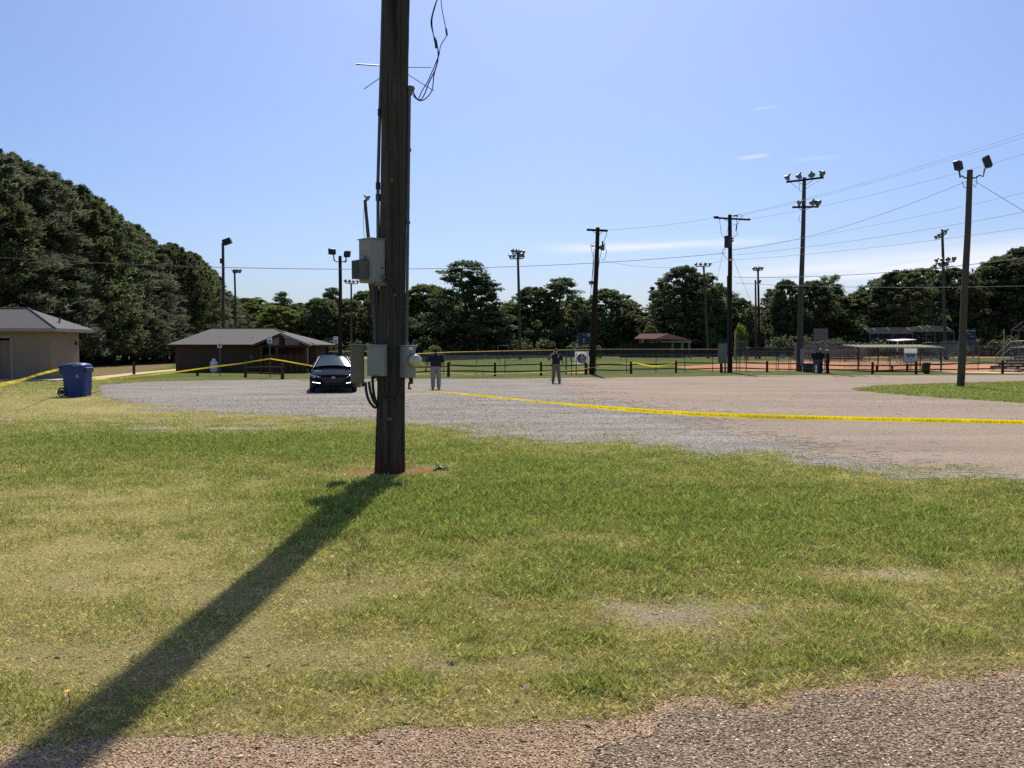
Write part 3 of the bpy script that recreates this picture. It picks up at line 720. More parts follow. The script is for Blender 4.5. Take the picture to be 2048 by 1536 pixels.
    m = MB(); m.tube(spl([P(757, 838, -.1), P(753, 870, -.14), P(751, 890, -.16), P(753, 915, -.14), P(751, 942, -.15)]), .005, 6); m.build('ground_wire', M_cable, t)
    for k in range(26):                       # old staples and nails
        v = random.uniform(560, 900); u = 780 + random.uniform(-17, 17); q = P(u, v, -.205); m = MB(); m.box(q, (.022, .01, .006), 0, 0, rot=Matrix.Rotation(random.uniform(-.6, .6), 3, 'Y')); m.build('staple', M_galv_dull, t)
    for (u, v) in ((779, 838), (788, 590)):
        m = MB(); m.box(P(u, v, -.213), (.07, .006, .045)); m.build('number_tag', M_galv_dull, t)
    for (u, v) in ((784, 360), (790, 640), (770, 700)):
        m = MB(); m.tube([P(u, v, -.17), P(u, v, -.215)], .012, 8); m.build('bolt', M_galv, t)
big_pole()
# dry stalk and small weed at the foot of the pole
m = MB(); p0 = G(846, 937)
m.tube([G(812, 933) + Vector((0, 0, .13)), G(822, 935) + Vector((0, 0, .15)), G(834, 936) + Vector((0, 0, .09)), p0], .004, 6)
single('dry_stalk', m, mat('dry_straw', (.45, .38, .22), .8), 'single pale dry stalk arching over the red soil beside the pole', 'stalk', loc=p0)
m = MB(); p0 = G(880, 940); vs = [p0 + Vector((0, 0, .004))]; fs = []
for k in range(46):
    a = random.random() * 6.28; r = .05 + random.random() * .11; d = Vector((math.cos(a) * 1.3, math.sin(a), 0)); w = Vector((-math.sin(a), math.cos(a), 0)) * .02; z = .015 + random.random() * .07; i = len(vs)
    vs += [p0 + d * r * .6 - w + Vector((0, 0, z)), p0 + d * r + Vector((0, 0, z * .8)), p0 + d * r * .6 + w + Vector((0, 0, z))]; fs.append((0, i, i + 1, i + 2))
m.add(vs, fs)
M_weed = mat('weed_leaf', (0.08, 0.16, 0.03), .6, transl=.3)
single('weed', m, M_weed, 'small leafy green weed on the red soil right of the pole', 'weed', loc=p0)
m = MB(); p0 = G(136, 1418)
m.tube([p0, p0 + Vector((.01, 0, .05)), p0 + Vector((0, 0, .09))], .002, 5); fl = single('yellow_flower', m, M_weed, 'tiny yellow wildflower in the grass at the lower left', 'flower', loc=p0)
m = MB()
for k in range(7):
    a = k * .9; c = p0 + Vector((0, 0, .09)); m.add([c, c + Vector((math.cos(a) * .013 - math.sin(a) * .005, math.sin(a) * .013 + math.cos(a) * .005, .004)), c + Vector((math.cos(a) * .018, math.sin(a) * .018, .002)), c + Vector((math.cos(a) * .013 + math.sin(a) * .005, math.sin(a) * .013 - math.cos(a) * .005, .004))], [(0, 1, 2, 3)])
m.build('petals', mat('yellow_petal', srgb(240, 190, 20), .6), fl)

# ================================================================== barrier tape
def text_mesh(txt, size):
    c = bpy.data.curves.new('t', 'FONT'); c.body = txt; c.size = size; c.resolution_u = 1
    o = bpy.data.objects.new('t', c); COL.objects.link(o)
    dg = bpy.context.evaluated_depsgraph_get(); me = o.evaluated_get(dg).to_mesh()
    V = np.array([v.co[:] for v in me.vertices]); F = [tuple(p.vertices) for p in me.polygons]
    o.evaluated_get(dg).to_mesh_clear(); bpy.data.objects.remove(o); bpy.data.curves.remove(c)
    return V, F
TXT_V, TXT_F = text_mesh('POLICE LINE DO NOT CROSS   *   ', 0.047)
TXT_W = TXT_V[:, 0].max() + 0.06; TXT_V[:, 1] -= 0.017
def tape(pts, label, width=0.075, twist=lambda s: 0.0, fold=lambda s: 0.0, letters=True, tm=None):
    """pts: 3D points of the centre line; a real ribbon that twists and folds along its length"""
    P = [Vector(p) for p in pts]; D = [0]
    for a, b in zip(P, P[1:]): D.append(D[-1] + (b - a).length)
    Ltot = D[-1]
    def pos(s):
        for i in range(len(P) - 1):
            if s <= D[i + 1] or i == len(P) - 2:
                return P[i].lerp(P[i + 1], (s - D[i]) / max(D[i + 1] - D[i], 1e-9))
    def frame(s):
        c = pos(min(max(s, 0), Ltot)); tdir = (pos(min(s + .05, Ltot)) - pos(max(s - .05, 0))).normalized()
        side = Vector((0, 0, 1)) - tdir * tdir.z; side.normalize(); nrm = tdir.cross(side)
        if nrm.y > 0: nrm = -nrm
        w = twist(s); f = fold(s)
        up = side * math.cos(w) + nrm * math.sin(w); nn = nrm * math.cos(w) - side * math.sin(w)
        return c, up, nn, f
    def surf(s, y, off=0.0):
        c, up, nn, f = frame(s)
        cr = f * 0.5                          # crease: the lower half bends towards the viewer
        if y < 0: d = up * math.cos(cr) * y + nn * (-math.sin(cr)) * y
        else: d = up * y
        return c + d + nn * (off + 0.004 * math.sin(s * 3.1 + y * 40))
    n = max(8, int(Ltot / 0.12)); m = MB(); rows = (-.5, -.25, 0, .25, .5)
    vs = []; fs = []
    for i in range(n + 1):
        for r in rows: vs.append(surf(Ltot * i / n, r * width))
    k = len(rows)
    for i in range(n):
        for j in range(k - 1): fs.append((i * k + j, (i + 1) * k + j, (i + 1) * k + j + 1, i * k + j + 1))
    m.add(vs, fs, True); o = single('barrier_tape', m, tm or M_tape, label, 'barrier tape', 'lengths of yellow barrier tape', loc=P[0])
    if letters:
        m = MB(); s0 = 0.15
        while s0 + TXT_W < Ltot:
            m.add([surf(s0 + x, y, 0.003) for x, y, _ in TXT_V], TXT_F); s0 += TXT_W
        if m.v: tag(m.build('lettering', M_ink, o), kind='stuff')
    return o
fA = lambda u, v, Y: at(u, v, Y)
tape([fA(813, 777, 11.93), fA(850, 780, 11.9), fA(900, 785, 11.85), fA(1000, 795, 11.7), fA(1100, 804.5, 11.6), fA(1200, 814, 11.5), fA(1300, 822, 11.4), fA(1400, 828, 11.3), fA(1500, 832, 11.2), fA(1650, 836, 11.1), fA(1800, 839, 11.0), fA(1950, 842, 10.9), fA(2100, 845.5, 10.8), fA(2300, 849, 10.7)],
     'long yellow barrier tape stretched from the front utility pole to the right edge', width=.060, twist=lambda s: 0.95 * max(0, 1 - s / 5.0) ** .8 + 0.35 + 0.14 * math.sin(s * 1.1), fold=lambda s: 1.3 * max(0, min(1, (s - 3) / 1.5)) + 0.4 * math.sin(s * .8))
tape([fA(-160, 800, 16), fA(0, 769.5, 18.5), fA(40, 761, 21), fA(80, 748, 25.5), fA(117, 739, 30.2)], 'yellow barrier tape rising from the left edge to the blue cart', twist=lambda s: .25 * math.sin(s * .6))
tape([fA(182, 758, 31), fA(212, 757.5, 36), fA(246, 755.5, 44), fA(300, 750, 46), fA(360, 743, 47), fA(420, 734.5, 48), fA(480, 727, 49), fA(539, 717.5, 49.8)], 'yellow barrier tape climbing from the cart to the middle parking sign', twist=lambda s: .5 * math.sin(s * .5), letters=True)
tape([fA(541, 717.5, 49.8), fA(570, 722, 49), fA(600, 727.5, 48), fA(622, 731.5, 47), fA(672, 738, 47)], 'yellow barrier tape from the middle parking sign to behind the dark sedan', twist=lambda s: .3 * math.sin(s))
tape([fA(800, 750, 52), fA(860, 746, 52), fA(895, 745, 52.3), fA(940, 748.5, 52.4), fA(990, 747.5, 52.2), fA(1082, 744.5, 53.2), fA(1130, 741, 54), fA(1171, 737, 55.5), fA(1215, 731, 57), fA(1261, 727, 57.8)], 'sun-bleached yellow tape running low along the rail fence behind the two officers', width=.045, twist=lambda s: .6 * math.sin(s * .7) + .6, letters=False, tm=mat('bleached_barrier_plastic', srgb(228, 208, 110), .4, transl=.3))
tape([fA(1263, 725.5, 57.8), fA(1275, 726.5, 57.8), fA(1290, 730, 57.8), fA(1305, 732.5, 57.9), fA(1318, 732.5, 58.1), fA(1335, 729.5, 58.5), fA(1351, 724.5, 59.3)], 'short yellow tape sagging between two rail fence posts', width=.09, twist=lambda s: .3 * math.sin(s * 1.5), letters=False)

# ================================================================== blue wheeled cart
def cart():
    p = G(156, 793); p.x += .0
    t = thing('wheeled_cart', 'blue plastic wheeled refuse cart standing on the grass at left', 'refuse cart', p)
    M_blue = mat('blue_cart_plastic', srgb(24, 58, 118), 0.5, var=0.25, vscale=3, spec=0.4)
    M_bdark = mat('dark_blue_cart_plastic', srgb(16, 28, 62), 0.5)
    # side view: the wheels and handle are at -x
    def sec(z, x0, x1, w): return [(x0, -w, z), (x1, -w, z), (x1, w, z), (x0, w, z)]
    S_ = [sec(.03, -.42, .43, .29), sec(.45, -.44, .44, .32), sec(.80, -.455, .45, .335), sec(1.02, -.46, .45, .35), sec(1.06, -.49, .48, .37), sec(1.09, -.49, .48, .37)]
    m = MB(); vs = []; fs = []; nn = 16
    for s in S_:
        x0, x1, w = s[0][0], s[1][0], s[2][1]; z = s[0][2]; c = .06
        pts = []
        for (cx, cy, a0) in ((x1 - c, w - c, 0), (x0 + c, w - c, 90), (x0 + c, -w + c, 180), (x1 - c, -w + c, 270)):
            for k in range(4): a = R(a0 + k * 30); pts.append((cx + c * math.cos(a), cy + c * math.sin(a), z))
        vs += pts
    for i in range(len(S_) - 1):
        for j in range(nn): fs.append((i * nn + j, i * nn + (j + 1) % nn, (i + 1) * nn + (j + 1) % nn, (i + 1) * nn + j))
    fs.append(tuple(range(nn - 1, -1, -1))); m.add([Vector(v) + p for v in vs], fs)
    b = m.build('body', M_blue, t)
    # moulded wheel arch panel
    m = MB(); q = []
    for k in range(13): a = math.pi * k / 12; q.append((p.x - .12 + .27 * math.cos(a) * 1.0, p.y - .292, .05 + .34 * math.sin(a)))
    m.slab(q, (0, .01, 0)); m.build('wheel_arch', M_bdark, b)
    m = MB(); q = [(p.x + .16 + .065 * math.cos(2 * math.pi * k / 20), p.y - .342, .74 + .065 * math.sin(2 * math.pi * k / 20)) for k in range(20)]
    m.slab(q, (0, .004, 0)); e = m.build('round_emblem', mat('pale_blue_print', srgb(118, 140, 176), .6), b)
    # lid, hinged over the wheel side
    m = MB(); vs = []; fs = []
    L_ = [(-.62, 1.10, .25), (-.58, 1.13, .33), (-.35, 1.17, .385), (0, 1.20, .39), (.3, 1.185, .385), (.42, 1.15, .37), (.44, 1.11, .36)]
    for (x, z, w) in L_: vs += [(x, -w, z - .05), (x, -w * .85, z), (x, 0, z + .025), (x, w * .85, z), (x, w, z - .05)]
    for i in range(len(L_) - 1):
        for j in range(4): fs.append((i * 5 + j, (i + 1) * 5 + j, (i + 1) * 5 + j + 1, i * 5 + j + 1))
    fs += [(0, 1, 2, 3, 4), tuple(range(len(vs) - 1, len(vs) - 6, -1))]
    m.add([Vector(v) + p for v in vs], fs, True); m.build('lid', M_blue, t)
    m = MB(); m.tube([p + Vector((-.60, -.28, 1.06)), p + Vector((-.60, .28, 1.06))], .018, 8)
    for s in (-1, 1): m.tube([p + Vector((-.60, s * .27, 1.06)), p + Vector((-.47, s * .30, 1.0))], .018, 8)
    m.build('handle', M_bdark, t)
    m = MB(); m.box(p + Vector((-.53, 0, .92)), (.14, .5, .24), 0, .02, ); m.build('grab_shroud', M_bdark, t)
    m = MB(); m.slab([p + Vector((.46, -.3, 1.06)), p + Vector((.51, -.3, 1.04)), p + Vector((.52, -.3, .88)), p + Vector((.475, -.3, .94))], (0, .6, 0)); m.build('lip', M_bdark, t)
    for s in (-1, 1):
        Mx = Matrix.Translation(p + Vector((-.48, s * .33, .17))) @ Matrix.Rotation(R(90), 4, 'X')
        m = MB(); m.lathe([(.12, -.03), (.165, -.03), (.17, 0), (.165, .03), (.12, .03), (.12, -.03)], 24, Mx); w = m.build('wheel', M_black, t)
        m = MB(); m.lathe([(0, -.012), (.09, -.02), (.09, .02), (0, .012)], 16, Mx); m.build('hub', M_dark_metal, w)
    m = MB(); m.tube([p + Vector((-.44, -.3, .145)), p + Vector((-.44, .3, .145))], .012, 8); m.build('axle', M_galv_dull, t)
    t.scale = (.90, .90, 1.02)
cart()

# ================================================================== the dark sedan, nose to the camera
def sedan():
    p = at(667, 786, 33.2); p.z = 0; yaw = math.atan2(p.x, p.y)     # bow points at the camera
    t = thing('sedan', 'dark navy sedan with lit running lights parked nose-on in the gravel lot', 'car', p)
    Mx = Matrix.Translation(p) @ Matrix.Rotation(-yaw, 4, 'Z')
    M_paint = mat('dark_navy_car_paint', srgb(13, 15, 26), 0.6, 0.0, spec=0.0, coat=0.3)
    M_glass = mat('tinted_car_glass', srgb(58, 76, 82), 0.08, 0.0, spec=0.15)
    M_chrome = mat('chrome', srgb(215, 218, 222), 0.12, 1.0)
    M_trim = mat('black_car_trim', (0.008, 0.008, 0.009), 0.4)
    M_tyre = mat('tyre_rubber', (0.012, 0.012, 0.012), 0.85)
    def mb(): m = MB(); m.M = Mx; return m
    def loft(m, secs, closed=False, smooth=True):
        vs = []; fs = []; k = len(secs[0])
        for s in secs: vs += s
        for i in range(len(secs) - 1):
            for j in range(k - 1 if not closed else k): fs.append((i * k + j, i * k + (j + 1) % k, (i + 1) * k + (j + 1) % k, (i + 1) * k + j))
        m.add(vs, fs, smooth)
    # lower body: y, half width, z bottom, z shoulder, crown
    ST = [(0.00, .60, .30, .58, .02), (.03, .74, .24, .66, .02), (.12, .84, .20, .71, .03), (.30, .90, .19, .745, .055), (.6, .925, .20, .79, .075), (1.0, .93, .21, .855, .085), (1.30, .93, .21, .915, .08), (1.7, .93, .21, .93, .05), (2.6, .93, .21, .945, .03), (3.6, .925, .21, .965, .03), (4.1, .915, .22, .99, .06), (4.5, .89, .25, 1.0, .06), (4.72, .82, .32, .97, .05), (4.78, .74, .40, .90, .03)]
    secs = []
    for (y, w, zb, zt, cr) in ST:
        h = zt - zb
        half = [(w * .80, zb), (w * .95, zb + .05), (w * .985, zb + h * .25), (w, zb + h * .5), (w * .985, zb + h * .78), (w * .955, zt - .03), (w * .88, zt + .005), (w * .66, zt + cr * .62), (w * .33, zt + cr * .93), (0, zt + cr)]
        secs.append([(x, y, z) for x, z in half] + [(-x, y, z) for x, z in half[-2::-1]])
    m = mb(); loft(m, secs); m.add(secs[0], [tuple(range(len(secs[0])))]); m.add(secs[-1], [tuple(range(len(secs[-1]) - 1, -1, -1))])
    m.add([(-.74, .1, .215), (.74, .1, .215), (.74, 4.6, .26), (-.74, 4.6, .26)], [(0, 1, 2, 3)])
    body = m.build('body', M_paint, t)
    # cabin shell: base ring to roof
    base = [(1.22, .60), (1.36, .80), (1.9, .845), (2.9, .845), (3.7, .80), (4.12, .66)]
    roof = [(2.02, .44), (2.06, .565), (2.3, .60), (2.9, .60), (3.25, .565), (3.34, .44)]
    def zbase(y): return .97 if y < 2 else .985
    def zr(y): return 1.40 if y < 2.1 else (1.445 if y < 3 else 1.41)
    m = mb()
    loop_b = [(x, y, zbase(y)) for y, x in base] + [(-x, y, zbase(y)) for y, x in base[::-1]]
    loop_r = [(x, y, zr(y)) for y, x in roof] + [(-x, y, zr(y)) for y, x in roof[::-1]]
    loop_m = [tuple((Vector(a).lerp(Vector(b), .55) + Vector((.02 * (1 if a[0] > 0 else -1), 0, .01)))) for a, b in zip(loop_b, loop_r)]
    loft(m, [loop_b, loop_m, loop_r], True, False)
    vs = []; fs = []
    for (y, x) in roof:
        vs += [(x, y, zr(y)), (x * .55, y, zr(y) + .025), (0, y, zr(y) + .034), (-x * .55, y, zr(y) + .025), (-x, y, zr(y))]
    for i in range(len(roof) - 1):
        for j in range(4): fs.append((i * 5 + j, (i + 1) * 5 + j, (i + 1) * 5 + j + 1, i * 5 + j + 1))
    m.add(vs, fs, True); cab = m.build('cabin', M_paint, t)
    # glass, slightly proud of the shell
    def pane(a, b, c, d, n, name, off=.006, k=6, bow=.0):
        m = mb(); vs = []; fs = []
        A, B, C, D = map(Vector, (a, b, c, d))
        for i in range(k + 1):
            for j in range(k + 1):
                q = A.lerp(B, j / k).lerp(D.lerp(C, j / k), i / k) + Vector(n) * (off + bow * 4 * (j / k) * (1 - j / k))
                vs.append(q)
        for i in range(k):
            for j in range(k): fs.append((i * (k + 1) + j, i * (k + 1) + j + 1, (i + 1) * (k + 1) + j + 1, (i + 1) * (k + 1) + j))
        m.add(vs, fs, True); return m.build(name, M_glass, cab)
    pane((-.72, 1.30, .99), (.72, 1.30, .99), (.535, 1.93, 1.345), (-.535, 1.93, 1.345), (0, -.5, .86), 'windshield', .03, 10, .07)
    pane((-.6, 4.08, 1.0), (.6, 4.08, 1.0), (.45, 3.36, 1.39), (-.45, 3.36, 1.39), (0, .5, .86), 'rear_window', .02, 6, .03)
    for s in (-1, 1):
        pane((s * .835, 1.62, 1.0), (s * .85, 2.55, 1.0), (s * .635, 2.55, 1.40), (s * .62, 2.12, 1.385), (s * .9, 0, .42), 'side_window', .03)
        pane((s * .85, 2.62, 1.0), (s * .82, 3.5, 1.0), (s * .61, 3.15, 1.385), (s * .635, 2.62, 1.40), (s * .9, 0, .42), 'side_window', .03)
        m = mb(); m.tube([(s * .80, 1.27, .975), (s * .665, 1.66, 1.22), (s * .57, 2.0, 1.41)], [.022, .022, .018], 8); m.build('pillar_trim', mat('satin_bright_trim', srgb(120, 124, 132), .4, .4), cab)
        # headlight, running light, mirror
        hl = [(s * .87, .20, .735), (s * .80, .10, .70), (s * .62, .045, .655), (s * .50, .02, .61), (s * .58, .02, .585), (s * .74, .055, .60), (s * .86, .135, .64)]
        m = mb(); m.slab([Vector(q) + Vector((0, -.015, .0)) for q in hl], (0, .05, 0)); h = m.build('headlight', mat('headlight_glass', srgb(70, 76, 84), 0.05, spec=1.0, coat=1), t)
        m = mb(); m.tube([(s * .868, .185, .735), (s * .80, .082, .705), (s * .62, .026, .662), (s * .50, .0, .616)], .016, 6); m.build('brow_strip', M_chrome, h)
        m = mb(); m.ell((s * .73, .035, .635), (.05, .03, .035)); m.build('projector_lens', M_chrome, h)
        m = mb(); m.slab([(s * .82, .06, .45), (s * .50, -.01, .405), (s * .50, -.01, .36), (s * .83, .07, .385)], (0, .05, 0)); fb = m.build('fog_bezel', M_trim, t)
        for k in range(7):
            f = k / 6; m = mb(); m.ell((s * (.79 - .27 * f), .045 - .055 * f, .432 - .036 * f), (.022, .014, .016), 8, 6)
            m.build('running_light', mat('lit_white_led', (1, 1, .92), .3, emit=((1.0, .98, .82), 3.0)), fb)
        m = mb(); m.ell((s * 1.03, 1.42, 1.0), (.10, .07, .065)); m.tube([(s * .86, 1.45, .96), (s * .97, 1.43, .98)], .022, 6); mi = m.build('wing_mirror', M_paint, t)
        m = mb(); m.box((s * 1.03, 1.475, 1.0), (.15, .01, .09)); m.build('mirror_glass', M_glass, mi)
        m = mb(); m.tube([(s * .15 - .05, 1.25, 1.0), (s * .15 + .3, 1.30, 1.02), (s * .15 + .5, 1.36, 1.05)], .01, 6); m.build('wiper', M_trim, cab)
        for y in (.93, 3.78):
            Mw = Matrix.Translation((s * .83, y, .325)) @ Matrix.Rotation(R(90), 4, 'Y')
            m = mb(); m.lathe([(.21, -.10), (.31, -.10), (.325, -.07), (.328, 0), (.325, .07), (.31, .10), (.21, .10), (.21, -.10)], 32, Mw); w = m.build('wheel', M_tyre, t)
            m = mb(); m.lathe([(0, s * .05), (.05, s * .06), (.06, s * .09), (.2, s * .085), (.21, s * .10), (.215, s * .06)], 20, Mw); m.build('rim', M_galv, w)
            m = mb(); q = [(s * .934, y + .365 * math.cos(math.pi * k / 12), .26 + .40 * math.sin(math.pi * k / 12)) for k in range(13)]
            m.slab(q, (-s * .012, 0, 0)); m.build('wheel_arch', M_trim, body)
    # grille with slats, emblem, lower intake
    gr = [(-.50, -.006, .625), (.50, -.006, .625), (.44, -.012, .50), (.30, -.015, .41), (-.30, -.015, .41), (-.44, -.012, .50)]
    m = mb(); m.slab([Vector(q) + Vector((0, -.004, 0)) for q in gr], (0, .03, 0)); g_ = m.build('grille', M_trim, t)
    for k in range(6):
        z = .435 + k * .034; w = .30 + (z - .41) * .95; m = mb(); m.box((0, -.018, z), (2 * w * .95, .012, .008)); m.build('slat', mat('dark_chrome', srgb(60, 62, 66), .25, .9), g_)
    m = mb(); ring = [(.072 * math.cos(2 * math.pi * k / 24), -.03, .605 + .040 * math.sin(2 * math.pi * k / 24)) for k in range(25)]
    m.tube(ring, .0075, 6, cap=False)
    m.tube([(-.042, -.031, .572), (-.018, -.031, .637)], .008, 6); m.tube([(.018, -.031, .572), (.042, -.031, .637)], .008, 6); m.tube([(-.03, -.031, .602), (.0, -.031, .61), (.03, -.031, .607)], .007, 6)
    m.build('emblem', M_chrome, g_)
    m = mb(); m.slab([(-.48, .0, .33), (.48, .0, .33), (.56, .03, .25), (-.56, .03, .25)], (0, .04, 0)); m.build('lower_intake', M_trim, t)
    m = mb(); m.box((0, .02, .205), (1.3, .1, .03), 0, .01); m.build('chin_spoiler', M_trim, t)
    m = mb(); m.slab([(-.015, 3.05, 1.47), (.015, 3.05, 1.47), (.006, 3.2, 1.54), (-.006, 3.2, 1.54)], (0, .02, -.02)); m.build('roof_antenna', M_paint, cab)
    m = mb(); m.box((0, 2.0, 1.345), (.2, .04, .06)); m.build('interior_mirror', M_trim, cab)
sedan()
# ================================================================== buildings
M_stucco = mat('tan_stucco', srgb(148, 127, 109), 0.9, spec=.1, var=0.08, vscale=1.5, bump=0.06, bscale=40)
M_brown = mat('brown_painted_block', srgb(82, 69, 60), 0.9, spec=.1, var=0.12, vscale=1.2, bump=0.06, bscale=30)
M_shingle = mat('grey_shingle', srgb(108, 104, 101), 0.95, spec=.06, var=0.22, vscale=6, stretch=(0.6, 4, 4), bump=0.5, bscale=16)
M_fascia = mat('pale_grey_fascia', srgb(150, 146, 140), 0.8, spec=.15, var=0.08)
M_rwood = mat('red_brown_stained_wood', srgb(98, 66, 49), 0.9, spec=.1, var=0.25, vscale=3, stretch=(5, 5, .6))
M_rwood2 = mat('dark_brown_stained_wood', srgb(72, 50, 40), 0.9, spec=.1, var=0.25, vscale=3, stretch=(5, 5, .6))
M_lattice = mat('pale_gable_panel', srgb(136, 126, 116), 0.85, var=0.12, vscale=5)
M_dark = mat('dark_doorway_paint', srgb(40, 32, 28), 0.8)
def restroom():
    YF = 47.0; XR = at(102, 700, YF).x; XL = XR - 12.0; YB = YF + 3.05; ZW = 2.68
    t = thing('restroom_building', 'small tan stucco building with grey hip roof at the far left', 'building', (XR - 6, YF, 0))
    xd0, xd1 = at(-14, 700, YF).x, at(22, 700, YF).x
    m = MB()                                  # front wall with a real doorway
    m.box(((xd1 + XR) / 2, YF + .1, ZW / 2), (XR - xd1, .2, ZW)); m.box(((XL + xd0) / 2, YF + .1, ZW / 2), (xd0 - XL, .2, ZW)); m.box(((xd0 + xd1) / 2, YF + .1, 2.5), (xd1 - xd0, .2, .36))
    m.build('front_wall', M_stucco, t)
    m = MB(); m.box((XR - .1, (YF + .2 + YB) / 2, ZW / 2), (.2, YB - YF - .2, ZW)); m.build('side_wall', M_stucco, t)
    m = MB(); m.box(((XL + XR) / 2 - .2, YB - .1, ZW / 2), (XR - XL - .4, .2, ZW)); m.build('back_wall', M_stucco, t)
    m = MB(); m.box((xd0 + .55, YF + .42, 1.1), (1.3, .08, 2.2)); d = m.build('doorway_screen', M_stucco, t)
    m = MB(); m.box((xd1 + .03, YF - .012, 1.17), (.12, .02, 2.34)); m.box(((xd0 + xd1) / 2 - .04, YF - .012, 2.40), (xd1 - xd0 + .1, .02, .12)); m.build('door_frame', M_fascia, t)
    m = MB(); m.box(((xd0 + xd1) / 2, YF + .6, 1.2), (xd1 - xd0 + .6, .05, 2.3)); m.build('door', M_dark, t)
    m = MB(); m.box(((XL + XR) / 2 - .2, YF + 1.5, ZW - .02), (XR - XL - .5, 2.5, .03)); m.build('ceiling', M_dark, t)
    # hip roof
    e = .62; zt = ZW + .18; x0, x1, y0, y1 = XL - e, XR + e, YF - e, YB + e; ym = (y0 + y1) / 2; zr = 4.05
    rx1 = at(57, 617, ym).x; rx0 = x0 + 2.7
    m = MB()
    m.add([(x0, y0, zt), (x1, y0, zt), (rx1, ym, zr), (rx0, ym, zr)], [(0, 1, 2, 3)]); m.add([(x1, y0, zt), (x1, y1, zt), (rx1, ym, zr)], [(0, 1, 2)])
    m.add([(x1, y1, zt), (x0, y1, zt), (rx0, ym, zr), (rx1, ym, zr)], [(0, 1, 2, 3)]); m.add([(x0, y1, zt), (x0, y0, zt), (rx0, ym, zr)], [(0, 1, 2)])
    r = m.build('roof', M_shingle, t)
    m = MB()
    m.box(((x0 + x1) / 2, y0 + .02, zt - .09), (x1 - x0, .04, .17)); m.box(((x0 + x1) / 2, y1 - .02, zt - .09), (x1 - x0, .04, .17))
    m.box((x1 - .02, (y0 + y1) / 2, zt - .09), (.04, y1 - y0 - .08, .17)); m.box((x0 + .02, (y0 + y1) / 2, zt - .09), (.04, y1 - y0 - .08, .17))
    m.build('fascia', M_fascia, r)
    m = MB(); m.box(((x0 + x1) / 2, (y0 + y1) / 2, zt - .165), (x1 - x0 - .1, y1 - y0 - .1, .02)); m.build('soffit', M_fascia, r)
    m = MB(); m.tube([(rx1, ym, zr + .01), (x1, y0, zt + .01)], .05, 6); m.tube([(rx0, ym, zr + .01), (rx1, ym, zr + .01)], .05, 6); m.build('ridge_cap', M_shingle, r)
    q = at(119, 643, ym - .2); m = MB(); m.tube([q - Vector((0, 0, .3)), at(119, 634, ym - .2)], .05, 8); m.build('vent_pipe', M_galv_dull, r)
    q = at(153, 687, 0.0 + YB - .35); m = MB(); m.box((XR + .05, YB - .4, q.z), (.1, .12, .22), 0, .02); m.build('wall_lamp', M_dark_metal, t)
    m = MB(); m.box((XR - 5.4, YF - 1.0, .02), (13.2, 1.9, .08), 0, .01); tag(m.build('path', M_concrete), kind='structure')
restroom()

